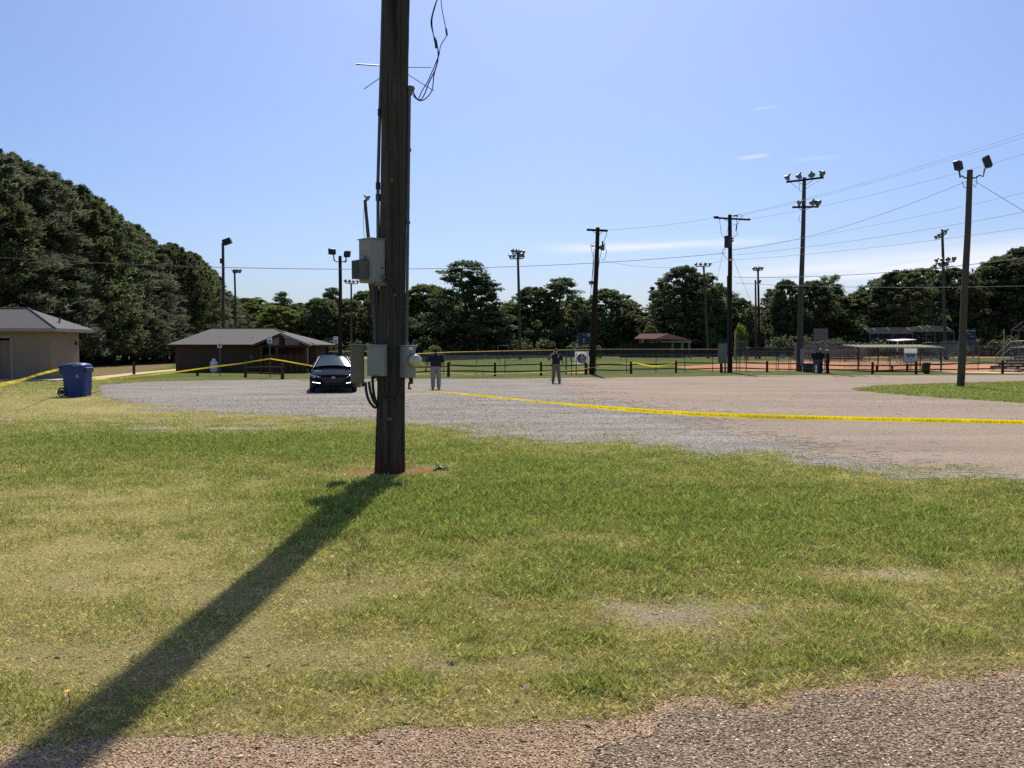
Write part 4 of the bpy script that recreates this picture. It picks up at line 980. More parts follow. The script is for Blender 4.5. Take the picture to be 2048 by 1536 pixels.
def pavilion():
    YF = 61.0; px = lambda u, Y=YF: at(u, 700, Y).x; pz = lambda v, Y=YF: at(1024, v, Y).z
    XL, XR = px(351), px(521); YB = YF + 6.5; ZE = pz(689.5)
    t = thing('concession_building', 'low brown building with grey hip roof and timber gable porch', 'building', ((XL + XR) / 2, YF, 0))
    m = MB(); m.box(((XL + XR) / 2, YF + .1, ZE / 2), (XR - XL, .2, ZE)); m.build('front_wall', M_brown, t)
    XE = px(618, YF); m = MB(); m.box((XL + .1, YF + 3.35, ZE / 2), (.2, 6.3, ZE)); m.build('side_wall', M_brown, t)
    m = MB(); m.box(((XL + XE) / 2, YB + .2, ZE / 2), (XE - XL - .1, .2, ZE)); m.build('back_wall', M_brown, t)
    m = MB(); m.box((XE - .3, YF + 4.0, ZE / 2), (.2, 5.0, ZE)); m.build('side_wall', M_brown, t)
    x0, x1, y0, y1 = px(335, YF - .6), px(627, YF - .6), YF - .6, YB + .9; ym = (y0 + y1) / 2; zr = at(1024, 657.5, ym).z; rx0, rx1 = at(423, 657, ym).x, at(548, 657, ym).x; zt = ZE + .02
    m = MB()
    m.add([(x0, y0, zt), (x1, y0, zt), (rx1, ym, zr), (rx0, ym, zr)], [(0, 1, 2, 3)]); m.add([(x1, y0, zt), (x1, y1, zt), (rx1, ym, zr)], [(0, 1, 2)])
    m.add([(x1, y1, zt), (x0, y1, zt), (rx0, ym, zr), (rx1, ym, zr)], [(0, 1, 2, 3)]); m.add([(x0, y1, zt), (x0, y0, zt), (rx0, ym, zr)], [(0, 1, 2)])
    m.add([(x0 + .05, y0 + .05, zt - .1), (x1 - .05, y0 + .05, zt - .1), (x1 - .05, y1, zt - .1), (x0 + .05, y1, zt - .1)], [(3, 2, 1, 0)])
    r = m.build('roof', M_shingle, t)
    m = MB(); xp = at(507, 690, YF - .7).x; m.box(((x0 + xp) / 2, y0 + .02, zt - .07), (xp - x0, .04, .12)); m.box((x1 - .02, ym, zt - .07), (.04, y1 - y0, .12)); m.box((x0 + .02, ym, zt - .07), (.04, y1 - y0, .12)); m.build('fascia', M_rwood2, r)
    m = MB(); m.tube([(rx0, ym, zr), (rx1, ym, zr), (x1, y0, zt + .02)], .05, 6); m.tube([(rx1, ym, zr), (x1, y0, zt + .03)], .06, 6); m.build('ridge_cap', M_shingle, r)
    for u in (441, 505): 
        q = at(u, 678, YF + 1); m = MB(); m.tube([q - Vector((0, 0, .25)), q + Vector((0, 0, .12))], .045, 8); m.build('vent_pipe', M_dark_metal, r)
    # porch gable in front
    YP = YF - 1.5; A = at(562, 667.5, YP); Lp = at(505, 691, YP); Rp = at(622, 691, YP)
    d = Vector((0, 2.6, 0))
    for (a, b, nm) in ((A, Lp, 'porch_roof'), (A, Rp, 'porch_roof')):
        m = MB(); m.slab([a, b, b + d, a + d], (0, 0, .07)); pr = m.build(nm, M_shingle, t)
        m = MB(); m.slab([a + Vector((0, -.04, .07)), b + Vector((0, -.04, .07)), b + Vector((0, -.04, -.09)), a + Vector((0, -.04, -.09))], (0, .038, 0)); m.build('barge_board', M_rwood if b is Lp else M_fascia, pr)  # right board is pale: its sunlit edge is put into the colour
    zb = Lp.z - .06; xl, xr = at(522, 700, YP).x, at(612, 700, YP).x
    for (u0, u1) in ((535, 559), (569, 598)):   # pale gable panels either side of the king post
        xa, xb = at(u0, 700, YP).x, at(u1, 700, YP).x
        za = lambda x: (A.z + (Lp.z - A.z) * (A.x - x) / (A.x - Lp.x) if x < A.x else A.z + (Rp.z - A.z) * (x - A.x) / (Rp.x - A.x)) - .12
        m = MB(); m.slab([(xa, YP + .12, zb + .08), (xb, YP + .12, zb + .08), (xb, YP + .12, max(za(xb), zb + .09)), (xa, YP + .12, max(za(xa), zb + .09))], (0, .04, 0)); m.build('gable_panel', M_lattice, t)
    m = MB(); m.box(((xl + xr) / 2, YP + .1, zb), (xr - xl + .35, .16, .16)); m.build('tie_beam', M_rwood2, t)
    m = MB(); m.box((A.x, YP + .1, (zb + A.z) / 2), (.28, .15, A.z - zb - .1)); m.build('king_post', M_rwood2, t)
    for u in (522, 553, 612):
        x = at(u, 700, YP).x; m = MB(); m.box((x, YP + .1, (zb - .08) / 2), (.16, .16, zb - .08)); m.build('porch_post', M_rwood, t)
    for u in (608,):
        x = at(u, 700, YP).x; m = MB(); m.tube([(x + .26, YP + .02, 0.05), (x + .26, YP + .02, zb - .1)], .04, 8); m.build('downpipe', M_fascia, t)
    # gate planks
    zg = at(1024, 709, YP).z; x = xl + .13; k = 0
    while x < xr - .12:
        m = MB(); m.box((x, YP + .14, zg / 2 + .04 + random.uniform(-.012, .012)), (.125, .03, zg - .05)); m.build('plank', M_rwood if k % 3 else M_rwood2, t); x += .145; k += 1
    m = MB(); m.box(((xl + xr) / 2, YP + .18, .35), (xr - xl - .2, .04, .09)); m.box(((xl + xr) / 2, YP + .18, zg - .2), (xr - xl - .2, .04, .09)); m.build('gate_rail', M_rwood2, t)
    m = MB(); m.box(((xl + xr) / 2, YF + 1.2, ZE / 2), (xr - xl + .2, .1, ZE)); m.build('porch_back_wall', M_rwood, t)
    m = MB(); m.box((at(539, 700, YF).x, YF + 1.12, 1.0), (.8, .05, 1.7)); m.build('door', M_dark, t)
    q = at(503, 714, YF); m = MB(); m.box((q.x, YF - .02, q.z), (.22, .03, .24)); nb = m.build('notice', M_lattice, t)
    m = MB(); m.box((q.x, YF - .04, q.z), (.09, .01, .10)); m.build('notice_mark', M_dark, nb)
    # white gas cylinder standing by the wall
    q = G(427, 741.5); q.y = YF - .55; q.x = at(428, 735, q.y).x; c = thing('gas_cylinder', 'white propane cylinder standing against the brown building wall', 'gas cylinder', (q.x, q.y, 0))
    Mt = Matrix.Translation((q.x, q.y, 0)); m = MB(); m.lathe([(0, .05), (.25, .06), (.28, .12), (.28, .72), (.25, .80), (.12, .86), (0, .87)], 20, Mt); m.build('tank', M_white, c)
    m = MB(); m.lathe([(.14, .84), (.15, 1.0), (.145, 1.0), (.135, .84)], 16, Mt); m.build('collar', M_white, c); m = MB(); m.lathe([(.2, 0), (.2, .08), (.19, .08), (.19, 0)], 16, Mt); m.build('foot_ring', M_white, c)
pavilion()

# ================================================================== parking signs
M_signblue = mat('sign_blue', srgb(24, 74, 160), .45)
TR_V, TR_F = text_mesh('RESERVED\nPARKING', 0.062)
def parking_sign(u, vtop, vbase, wpx, hpx, label, small=False):
    b = G(u, vbase); Y = b.y; z1 = at(u, vtop, Y).z; k = Y / FPX; w, h = wpx * k, hpx * k
    t = thing('parking_sign', label, 'sign', b, 'reserved parking signs')
    m = MB(); m.box((b.x, Y + .03, (z1 - .05) / 2), (.055, .03, z1 - .05)); m.build('post', M_galv_dull, t)
    m = MB(); m.box((b.x, Y, z1 - h / 2), (w, .012, h), 0, .003); pl = m.build('plate', M_white, t)
    s = w * .56; zc = z1 - h * (.5 if small else .70); yy = Y - .010
    m = MB(); m.box((b.x, yy, zc), (s, .006, s)); sy = m.build('access_symbol', M_signblue, pl)
    m = MB(); r = s * .24; yy -= .006
    m.tube([(b.x + r * math.cos(a) - .0, yy, zc - s * .12 + r * math.sin(a)) for a in [R(-20 - 22 * k) for k in range(12)]], s * .035, 6)
    m.tube([(b.x - s * .06, yy, zc + s * .2), (b.x - s * .04, yy, zc - s * .02), (b.x + s * .14, yy, zc - s * .03), (b.x + s * .22, yy, zc - s * .28)], s * .045, 6); m.ell((b.x - s * .07, yy, zc + s * .31), (s * .07, .004, s * .07))
    m.build('wheelchair_figure', M_white, sy)
    if not small:
        f = w * .82 / (TR_V[:, 0].max()); m = MB(); m.add([(b.x - w * .41 + x * f, Y - .009, z1 - h * .17 + y * f) for x, y, _ in TR_V], TR_F); tag(m.build('lettering', M_signblue, pl), kind='stuff')
parking_sign(440, 686.5, 752, 9, 9, 'leftmost reserved parking sign, in front of the plain brown wall', True)
parking_sign(540, 673, 755, 9.5, 13.5, 'reserved parking sign with tape tied to it in front of the gable porch')
parking_sign(672, 673, 750, 9, 14, 'reserved parking sign standing behind the dark sedan')

# ================================================================== split rail fence
def rail_fence(posts, label, rails=None):
    P = [(G(u, vb), at(u, vt, GY(vb)).z) for u, vt, vb in posts]
    t = thing('rail_fence', label, 'rail fence', P[0][0], 'split rail fences round the car park')
    for b, z in P:
        m = MB(); w = random.uniform(.13, .17); m.box((b.x, b.y, z / 2), (w, w, z), random.uniform(-.3, .3), .02, top=(.9, .9)); m.build('post', M_rail, t)
    for i in range(len(P) - 1):
        if rails and not rails[i]: continue
        (a, za), (b, zb) = P[i], P[i + 1]
        for f in (.76, .34):
            p = a + Vector((0, -.02, za * f + random.uniform(-.05, .05))); q = b + Vector((0, -.02, zb * f + random.uniform(-.05, .05)))
            mid = (p + q) / 2 + Vector((0, 0, random.uniform(-.05, .04))); r = random.uniform(.045, .06)
            m = MB(); m.tube([p, p.lerp(mid, .5), mid, mid.lerp(q, .5), q], [r * .8, r, r * 1.05, r, r * .8], 6, ell=1.0); m.build('rail', M_rail, t)
rail_fence([(395, 724, 752)], 'lone wooden post on the verge left of the brown building porch')
rail_fence([(268, 724.5, 749)], 'lone wooden post by the sandy path between the two buildings')
rail_fence([(491, 729.5, 755), (565, 727.5, 759)], 'short two-rail wooden fence beside the sign in front of the porch')
rail_fence([(748, 728, 757), (822, 727, 755), (897, 724, 753.5), (990, 725, 752), (1082, 723.5, 751), (1171, 724, 749), (1262, 723, 747.5), (1352, 720.5, 746), (1443, 721, 745), (1534, 722, 744.5), (1640, 723, 746), (1745, 724, 748.5), (1832, 722, 748.5), (1920, 722, 748), (2005, 720.5, 747), (2095, 720, 747)], 'long two-rail wooden fence along the far edge of the car park')

# ================================================================== wooden poles and lamps
def bell(parent, c, aim, r, name='floodlight'):
    """round spun reflector with a lens, aimed along a direction"""
    q = Vector(aim).normalized().to_track_quat('Z', 'Y').to_matrix().to_4x4(); q.translation = Vector(c)
    m = MB(); m.lathe([(0, -1.25 * r), (.28 * r, -1.2 * r), (.32 * r, -.75 * r), (.55 * r, -.55 * r), (.9 * r, -.12 * r), (r, 0), (.97 * r, .02 * r), (.86 * r, -.12 * r), (.5 * r, -.5 * r), (0, -.62 * r)], 18, q); o = m.build(name, M_reflector, parent)
    m = MB(); m.lathe([(.96 * r, .01 * r), (.6 * r, .10 * r), (0, .14 * r)], 18, q); m.build('lens', M_lens, o)
    m = MB(); m.lathe([(0, -1.7 * r), (.2 * r, -1.65 * r), (.22 * r, -1.2 * r), (0, -1.15 * r)], 10, q); m.build('ballast', M_dark_metal, o)
    return o
def flood(parent, c, aim, w, h, d):
    f = Vector(aim).normalized(); q = f.to_track_quat('Z', 'Y').to_matrix()
    m = MB(); m.box(c, (w, h, d), 0, .03, top=(1.12, 1.12), rot=q); o = m.build('flood_lamp', M_dark_metal, parent)
    m = MB(); m.box(Vector(c) + f * (d / 2 + .008), (w * .95, h * .95, .012), rot=q); m.build('lens', M_lens, o); return o
def pole(name, label, u0, vb, u1, vt, Y, r0, r1, m_, cat='light pole', group='wooden poles round the ball fields', zb=None):
    b = at(u0, vb, Y); tp = at(u1, vt, Y)
    if zb is None: b = b + (b - tp) * (b.z / (tp.z - b.z)) if abs(b.z) > 1e-6 else b
    b.z = 0
    t = thing(name, label, cat, b, group)
    m = MB(); pts = [b.lerp(tp, k / 12) + Vector((math.sin(k * .9) * .012, 0, 0)) for k in range(13)]
    m.tube([b - Vector((0, 0, .2))] + pts[1:], [r0 + (r1 - r0) * k / 12 for k in range(13)], 14); m.build('pole_shaft', m_, t)
    return t, b, tp
def arm(t, a, b, w=.1, h=.12, m_=None, name='crossarm'):
    a, b = Vector(a), Vector(b); d = b - a; q = d.to_track_quat('X', 'Z').to_matrix(); m = MB(); m.box((a + b) / 2, (d.length, w, h), rot=q); return m.build(name, m_ or M_wood_dark, t)
def brace(t, a, b, r=.02): m = MB(); m.tube([a, b], r, 6); m.build('brace', M_galv_dull, t)
def gooseneck(t, tp, s, c):
    m = MB(); a = tp + Vector((0, 0, -.35)); e = Vector(c); m.tube([a, a + Vector((s * .25, 0, .0)), a + Vector((s * .42, 0, .12)), Vector((e.x - s * .06, e.y, e.z - .35)), e], .035, 8); m.build('bracket_arm', M_dark_metal, t)

# twin flood lamp pole on the grass island
Y = GY(774); t, b, tp = pole('light_pole', 'tall wooden pole with two dark flood lamps on the grass island at right', 1921, 774, 1940.5, 340, Y, .165, .12, M_wood_grey)
c1, c2 = at(1917, 331, Y), at(1974, 324, Y)
flood(t, c1, (-.45, .75, -.2), .36, .40, .24); flood(t, c2, (.8, -.35, .3), .36, .50, .28); gooseneck(t, tp, -1, c1 + Vector((.03, 0, -.2))); gooseneck(t, tp, 1, c2 + Vector((-.1, 0, -.3)))
m = MB(); m.tube([at(1953, 352, Y), at(1954, 365, Y), at(1950, 375, Y), at(1946, 368, Y)], .015, 6); m.tube([at(1924, 362, Y), at(1928, 375, Y), at(1934, 376, Y)], .015, 6); m.build('lamp_wire', M_cable, t)
LP1 = (b, tp, Y)
# twin flood lamp pole behind the sedan
Y = 52.0; t, b, tp = pole('light_pole', 'wooden pole with two dark flood lamps standing behind the sedan', 680, 755, 680.5, 512, Y, .13, .10, M_wood_dark)
c1, c2 = at(664.5, 503, Y), at(694, 508, Y)
flood(t, c1, (-.6, .7, -.1), .42, .34, .22); flood(t, c2, (.6, .7, -.15), .42, .36, .22); gooseneck(t, tp, -1, c1 + Vector((.06, 0, -.18))); gooseneck(t, tp, 1, c2 + Vector((-.05, 0, -.18)))
# leaning pole half hidden by the front pole
Y = 46.0; t, b, tp = pole('light_pole', 'slim leaning grey pole with one round lamp, left of the big front pole', 758.5, 758, 730.5, 400, Y, .15, .085, M_wood_grey)
bell(t, at(736, 397, Y), (.75, -.2, -.62), .19); arm(t, tp, at(734, 399, Y), .06, .06, M_dark_metal, 'bracket_arm')
m = MB(); m.tube([at(728.5, 405, Y), at(726.5, 440, Y), at(730, 500, Y)], .012, 5); m.build('lamp_wire', M_cable, t)
# poles above the brown building
Y = 84.0; t, b, tp = pole('light_pole', 'tall grey pole with a slanted lamp head rising behind the brown building', 447, 740, 446, 486, Y, .17, .13, M_wood_grey)
for k in range(3): flood(t, at(449 + k * 5, 485 - k * 1.8, Y), (.8, 0, .35), .42, .55, .3)
arm(t, tp, at(463, 480, Y), .1, .1, M_dark_metal); m = MB(); m.box(at(443.5, 522, Y), (.3, .3, .5), 0, .03); m.build('junction_box', M_dark_metal, t)
Y = 104.0; t, b, tp = pole('light_pole', 'thinner pole with a small lamp cluster just right of the slanted lamp head', 472.5, 728, 469.5, 546, Y, .15, .11, M_wood_grey)
arm(t, at(467, 546, Y), at(481, 544, Y), .1, .1)
for u in (468.5, 473, 480): bell(t, at(u, 542.5, Y), (.7, -.3, -.3), .28)

def ball_light(label, ub, vb, ut, vt, Y, arms, lamp_r, r0=.2, r1=.13, m_=M_wood_grey, name='floodlight_pole'):
    """arms: [(u0,v0,u1,v1,[lamp u offsets 0..1], lampdirs)]"""
    t, b, tp = pole(name, label, ub, vb, ut, vt, Y, r0, r1, m_, 'floodlight')
    for (u0, v0, u1, v1, fr, dirs) in arms:
        a, e = at(u0, v0, Y - .2), at(u1, v1, Y - .2); arm(t, a, e, .12, .14)
        um = ut + (ub - ut) * ((v0 + v1) / 2 - vt) / (vb - vt); k = abs(u1 - u0) * .22; vm = (v0 + v1) / 2
        brace(t, at(um - k, vm + 1, Y - .2), at(um, vm + k * .7 + 1, Y - .1)); brace(t, at(um + k, vm + 1, Y - .2), at(um, vm + k * .7 + 1, Y - .1))
        for f, d in zip(fr, dirs):
            c = a.lerp(e, f) + Vector((0, 0, lamp_r * 1.1)); bell(t, c, d, lamp_r)
            m = MB(); m.tube([a.lerp(e, f), c], .03, 6); m.build('yoke', M_dark_metal, t)
    return t, b, tp
Dn = [(-.35, .75, -.6), (-.1, .8, -.6), (.35, .75, -.5), (.75, .55, -.35)]
T = ball_light('tallest two-tier floodlight pole with seven round lamps, beside the group of three people', 1598, 744.5, 1609, 355, 63.5, [(1573, 364, 1647, 355, (.01, .33, .68, .97), Dn), (1585, 414.5, 1637, 413.5, (.22, .77, 1.0), [(-.7, .6, -.35), (.1, .8, -.6), (.8, .5, -.3)])], .26, .235, .13)
t, b, tp = T; Y = 63.5
for pts in ([(1581, 365), (1592, 374), (1600, 378)], [(1639, 361), (1622, 370), (1612, 377)], [(1597, 366), (1600, 373), (1598, 381), (1604, 383)], [(1600, 430), (1597, 440), (1604, 448)]):
    m = MB(); m.tube([at(u, v, Y - .25) for u, v in pts], .014, 5); m.build('lamp_wire', M_wire, t)
m = MB(); q = at(1604, 714, Y - .35); m.box(q, (.22, .25, 1.3), 0, .02); m.build('meter_box', M_box, t)
ball_light('floodlight pole with stacked lamps beyond the outfield, left of the transformer pole', 1041, 724, 1035.5, 503, 128, [(1024, 507, 1048, 509, (.05, .35, .65, 1), Dn), (1020, 517.5, 1047, 517, (.05, .3, .7, .95), Dn[::-1])], .33, .26, .17)
ball_light('slim leaning floodlight pole with four lamps left of the dark power pole', 1416.5, 716, 1407.5, 533, 140, [(1391, 533, 1421, 532, (.02, .33, .66, .98), Dn)], .3, .27, .16)
ball_light('distant dark floodlight pole with a small lamp cluster right of the power pole', 1519, 714, 1516, 538, 132, [(1506, 541, 1525, 540, (.02, .3, .65, .98), Dn), (1511, 566, 1521, 566, (.9,), Dn[3:])], .27, .2, .15, M_wood_dark)
ball_light('distant four-lamp floodlight pole just left of the upper switch cabinet', 703, 716, 702.5, 566, 150, [(691, 566.5, 716, 567.5, (.0, .33, .66, 1), Dn)], .33, .2, .15)
ball_light('far three-tier floodlight pole with many lamps left of the island pole', 1891.5, 716, 1884.5, 459, 120, [(1876.5, 477, 1893.5, 466.5, (-.35, .0, .45, .8), [(-.5, .6, -.5)] * 4), (1871, 527, 1910, 523, (.02, .33, .64, .95), Dn), (1869, 537.5, 1907, 532, (.0, .3, .62), Dn)], .36, .25, .17)
pole('wooden_pole', 'short plain pole beside the distant dark floodlight pole', 1512, 714, 1511, 560, 130, .17, .13, M_wood_grey)
pole('wooden_pole', 'thin bare pole against the trees between the two right floodlights', 1812, 708, 1812, 590, 170, .17, .12, M_wood_dark)

# ------------------------------------------------------------------ power poles and wires
Y1 = GY(748.5); t, b, tp = pole('power_pole', 'leaning wooden power pole with crossarm and transformer beside the round-emblem sign', 1183.5, 748.5, 1196, 455, Y1, .205, .13, M_wood_dark, 'power pole')
arm(t, at(1173.5, 459.5, Y1 - .15), at(1215.5, 461.5, Y1 - .15), .1, .14); brace(t, at(1186, 462, Y1 - .2), at(1193, 469, Y1 - .15)); brace(t, at(1206, 462, Y1 - .2), at(1198, 470, Y1 - .15))
q = at(1205, 495, Y1); m = MB(); m.lathe([(0, -.2), (.12, -.19), (.14, -.12), (.14, .12), (.12, .16), (0, .17)], 16, Matrix.Translation(q)); tr = m.build('transformer', M_galv_dull, t)
m = MB(); m.tube([q + Vector((0, 0, .15)), q + Vector((0, 0, .42))], .05, 8); m.tube([q + Vector((.05, 0, .15)), q + Vector((.15, 0, .35)), q + Vector((.16, 0, .1))], .03, 6); m.build('bushing', M_dark_metal, tr)
arm(t, at(1195, 495, Y1), at(1203, 495, Y1), .1, .2, M_galv_dull, 'transformer_bracket')
for pts in ([(1192, 484), (1181, 489), (1184, 505), (1187, 515), (1187, 535), (1184, 560), (1182, 575), (1179, 640)], [(1213, 462), (1213, 470), (1206, 486)], [(1211, 494), (1213, 505), (1209, 518), (1203, 521)], [(1203, 500), (1199, 520), (1196, 545), (1195, 580), (1193, 690), (1191, 747)], [(1188, 497), (1187, 512), (1183, 575)]):
    m = MB(); m.tube([at(u, v, Y1 - .18) for u, v in pts], .016, 6); m.build('riser_cable', M_cable, t)
flood(t, at(1182.5, 565, Y1 - .2), (-.7, -.4, -.5), .32, .24, .16); m = MB(); m.tube([at(1182.5, 565, Y1 - .2), at(1190, 563, Y1)], .03, 6); m.build('bracket_arm', M_dark_metal, t)
m = MB(); m.tube([at(1183, 492, Y1 - .1), at(1190, 492, Y1 - .1)], [.06, .03], 8); m.build('insulator', M_galv_dull, t)

Y2 = GY(745); t, b, tp = pole('power_pole', 'dark wooden power pole with crossarm, switchgear and guy wires at right of centre', 1459.5, 745, 1460, 429.5, Y2, .19, .135, M_wood_dark, 'power pole')
arm(t, at(1428, 435.5, Y2 - .16), at(1499, 439.5, Y2 - .16), .1, .12); brace(t, at(1446, 437, Y2 - .2), at(1457, 443, Y2 - .15))
for (u, v) in ((1432, 434), (1496, 439), (1470, 432)):
    q = at(u, v, Y2 - .16); m = MB(); m.tube([q + Vector((-.2, 0, 0)), q + Vector((-.1, 0, .02)), q + Vector((0, 0, .02)), q + Vector((.1, 0, .02)), q + Vector((.2, 0, 0))], [.03, .07, .05, .07, .03], 8); m.build('insulator', M_dark_metal, t)
q = at(1455, 482, Y2 - .2); m = MB(); m.lathe([(0, -.5), (.2, -.48), (.22, -.3), (.22, .3), (.16, .4), (0, .42)], 16, Matrix.Translation(q)); m.build('transformer', M_dark_metal, t)
m = MB(); m.tube([at(1448, 474.5, Y2 - .2), at(1455, 478, Y2 - .2)], [.05, .09], 8); m.build('bushing', M_dark_metal, t)
for (u, v) in ((1465, 477), (1465, 482)): m = MB(); m.box(at(u, v, Y2), (.18, .12, .11), 0, .02); m.build('bolt_bracket', M_dark_metal, t)
m = MB(); m.tube([at(1474, 447, Y2 - .2), at(1473, 455, Y2 - .2), at(1472, 462, Y2 - .2)], [.03, .05, .04], 8); m.tube([at(1476, 430, Y2 - .2), at(1473, 440, Y2 - .2), at(1474, 448, Y2 - .2)], .02, 6); m.build('fuse_cutout', M_dark_metal, t)
for pts in ([(1439, 438), (1441, 455), (1444, 470), (1448, 474)], [(1473, 463), (1476, 468), (1472, 472), (1466, 473)], [(1476, 430), (1480, 427), (1483, 431), (1479, 434)], [(1452, 497), (1446, 501), (1444, 505), (1449, 512), (1455, 519)], [(1487, 430), (1479, 440), (1477, 447), (1466, 450)]):
    m = MB(); m.tube([at(u, v, Y2 - .22) for u, v in pts], .016, 6); m.build('jumper_wire', M_cable, t)
m = MB(); m.box(at(1462, 519.5, Y2 - .2), (.28, .12, .1), 0, .03); m.build('bracket_lamp', M_white, t)
m = MB(); m.tube([at(1455, 552, Y2 - .16), at(1456, 640, Y2 - .18), at(1456, 740, Y2 - .2)], .05, 8); m.build('riser_conduit', M_dark_metal, t)
m = MB(); m.box(at(1445, 707, Y2 - .5), (.62, .45, 1.42), R(-12), .03); cb = single('electrical_cabinet', m, M_box_tan, 'tan-grey electrical cabinet beside the dark power pole at the fence', 'cabinet', loc=at(1445, 747, Y2 - .5) * 1)
q = at(1445, 707, Y2 - .5); m = MB(); m.box(q + Vector((-.12, .0, -.98)), (.1, .1, .75)); m.box(q + Vector((.2, .0, -.98)), (.1, .1, .75)); m.build('leg', M_rail, cb)
m = MB(); m.box(q + Vector((0, 0, .72)), (.68, .5, .03), R(-12)); m.build('lid', M_box_tan, cb)

def wire(label, a, b, sag, r=.010, n=28):
    m = MB(); pts = catenary(a, b, sag, n); m.tube(pts, r, 5, cap=False); single('overhead_wire', m, M_wire, label, 'wire', 'overhead wires', loc=pts[0])
wire('heavy cable sagging across the middle of the sky to the far left edge', at(1452, 506, Y2), at(-120, 508, 43), .95, .017)
wire('thin wire between the two power pole crossarms', at(1429, 435.5, Y2 - .2), at(1214, 460, Y1), .12, .009)
wire('faint wire from the leaning power pole sloping down behind the heavy cable', at(1203, 521, Y1), at(1452, 520, Y2), .5, .008)
E = 46.0
wire('topmost wire rising to the upper right edge', at(1470, 431, Y2), at(2180, 222, E), .35, .009)
wire('second wire rising to the upper right edge, just under the topmost', at(1487, 430, Y2), at(2180, 231, E), .3, .009)
wire('third wire rising right from the crossarm end', at(1498, 439, Y2 - .16), at(2180, 268, E), .4, .009)
wire('wire from below the switchgear to the island light pole', at(1465, 499.5, Y2), at(1934, 362, LP1[2]), .55, .011)
wire('wire running from the island light pole down to the right edge', at(1948, 361, LP1[2]), at(2180, 497, 34), .05, .010)
wire('middle wire of three leading right behind the island pole top', at(1465, 499, Y2), at(2180, 353, E), .3, .008)
wire('lower wire of three leading right behind the island pole', at(1465, 510.5, Y2), at(2180, 398, E), .3, .010)
wire('lowest wire of three leading right behind the island pole', at(1465, 520, Y2), at(2180, 436, E), .25, .009)
wire('thick communication cable leading right just above the distant trees', at(1466, 554, Y2), at(2180, 496, E), .5, .019)
wire('thick communication cable leading right in front of the distant trees', at(1470, 566, Y2), at(2180, 568, E), .25, .015)
wire('guy wire slanting down left of the dark power pole', at(1457, 450, Y2), at(1418, 640, Y2 + 9), 0, .010, 4)
wire('guy wire slanting down right of the dark power pole', at(1465, 515, Y2), at(1522, 652, Y2 + 9), 0, .010, 4)
wire('thin guy strand left of the leaning power pole', at(1190, 500, Y1), at(1176, 700, Y1 + 4), 0, .008, 4)

# ================================================================== chain-link fences and ball field furniture
def chain_fence(label, pts, h, step, m_post=M_galv_dull, r=.03, cap=None, screen=None, link=M_link, zt=None, cat='chain-link fence', rail2=False):
    P = [Vector((p[0], p[1], 0)) for p in pts]; H = zt or [h] * len(P)
    t = thing('chain_link_fence', label, cat, P[0], 'chain-link fences round the ball fields')
    for i in range(len(P) - 1):
        a, b = P[i], P[i + 1]; n = max(1, round((b - a).length / step))
        for k in range(n + (i == len(P) - 2)):
            q = a.lerp(b, k / n); hh = H[i] + (H[i + 1] - H[i]) * k / n
            m = MB(); m.tube([q, q + Vector((0, 0, hh))], r, 6); m.build('post', m_post, t)
        m = MB(); m.tube([a + Vector((0, 0, H[i])), b + Vector((0, 0, H[i + 1]))], r * (.8 if not cap else 1.8), 6); m.build('top_rail' if not cap else 'rail_cap', cap or m_post, t)
        if rail2: m = MB(); m.tube([a + Vector((0, 0, H[i] * .5)), b + Vector((0, 0, H[i + 1] * .5))], r * .8, 6); m.build('middle_rail', m_post, t)
        o = Vector((0, .02, 0)); m = MB(); m.poly([a + o + Vector((0, 0, .04)), b + o + Vector((0, 0, .04)), b + o + Vector((0, 0, H[i + 1] - .02)), a + o + Vector((0, 0, H[i] - .02))]); m.build('wire_mesh', link, t)
        if screen:
            m = MB(); o = Vector((0, -.04, 0)); m.poly([a + o + Vector((0, 0, H[i] * screen[0])), b + o + Vector((0, 0, H[i + 1] * screen[0])), b + o + Vector((0, 0, H[i + 1] * screen[1])), a + o + Vector((0, 0, H[i] * screen[1]))]); m.build('windscreen', M_screen, t)
    return t
M_rust = mat('rusty_dark_pipe', srgb(70, 58, 52), .8, .2, var=.3, vscale=5)
def XY(u, Y): q = at(u, 700, Y); return (q.x, Y)
chain_fence('low chain-link fence running right behind the split rail fence', [XY(887, 57.5), XY(1132, 58)], 1.2, 4.5)
chain_fence('low chain-link fence with dark posts behind the rails beside the power pole', [XY(1192, 58.5), XY(1480, 63)], 1.28, 2.6, M_rust, .025)
chain_fence('tall chain-link gate frame left of the round-emblem sign', [XY(1133, 57.3), XY(1143.5, 56.0)], 1.85, 3)
m = MB(); a, b = XY(1144, 56), XY(1181, 57); m.tube([(a[0], a[1], 1.83), (b[0], b[1], 1.85)], .03, 6); m.tube([(a[0], a[1], .9), (b[0], b[1], .85)], .025, 6); single('gate_bar', m, M_galv_dull, 'horizontal pipe joining the gate frame to the leaning power pole', 'pipe', loc=(a[0], a[1], 1.83))
t = chain_fence('chain-link dugout gate panel right of the dark power pole', [XY(1473, 63), XY(1493, 63.2)], 2.25, 5, M_galv_dull, .03, rail2=True)
chain_fence('chain-link fence along the infield between the gate and the tall floodlight', [XY(1493, 64), XY(1553, 64.6)], 1.35, 2.6, M_rust, .028, rail2=True)
chain_fence('small chain-link gate with a sign left of the tall floodlight', [XY(1557, 64.5), XY(1578.5, 64.8)], 1.45, 6, M_rust, .03, rail2=True)
q = at(1565.5, 713, 64.4); m = MB(); m.box(q, (.42, .02, .3)); single('gate_sign', m, M_box, 'small grey notice on the little gate left of the floodlight pole', 'sign', loc=q)
chain_fence('chain-link fence along the infield right of the tall floodlight', [XY(1582, 65), XY(1716, 66)], 1.35, 2.7, M_rust, .028)
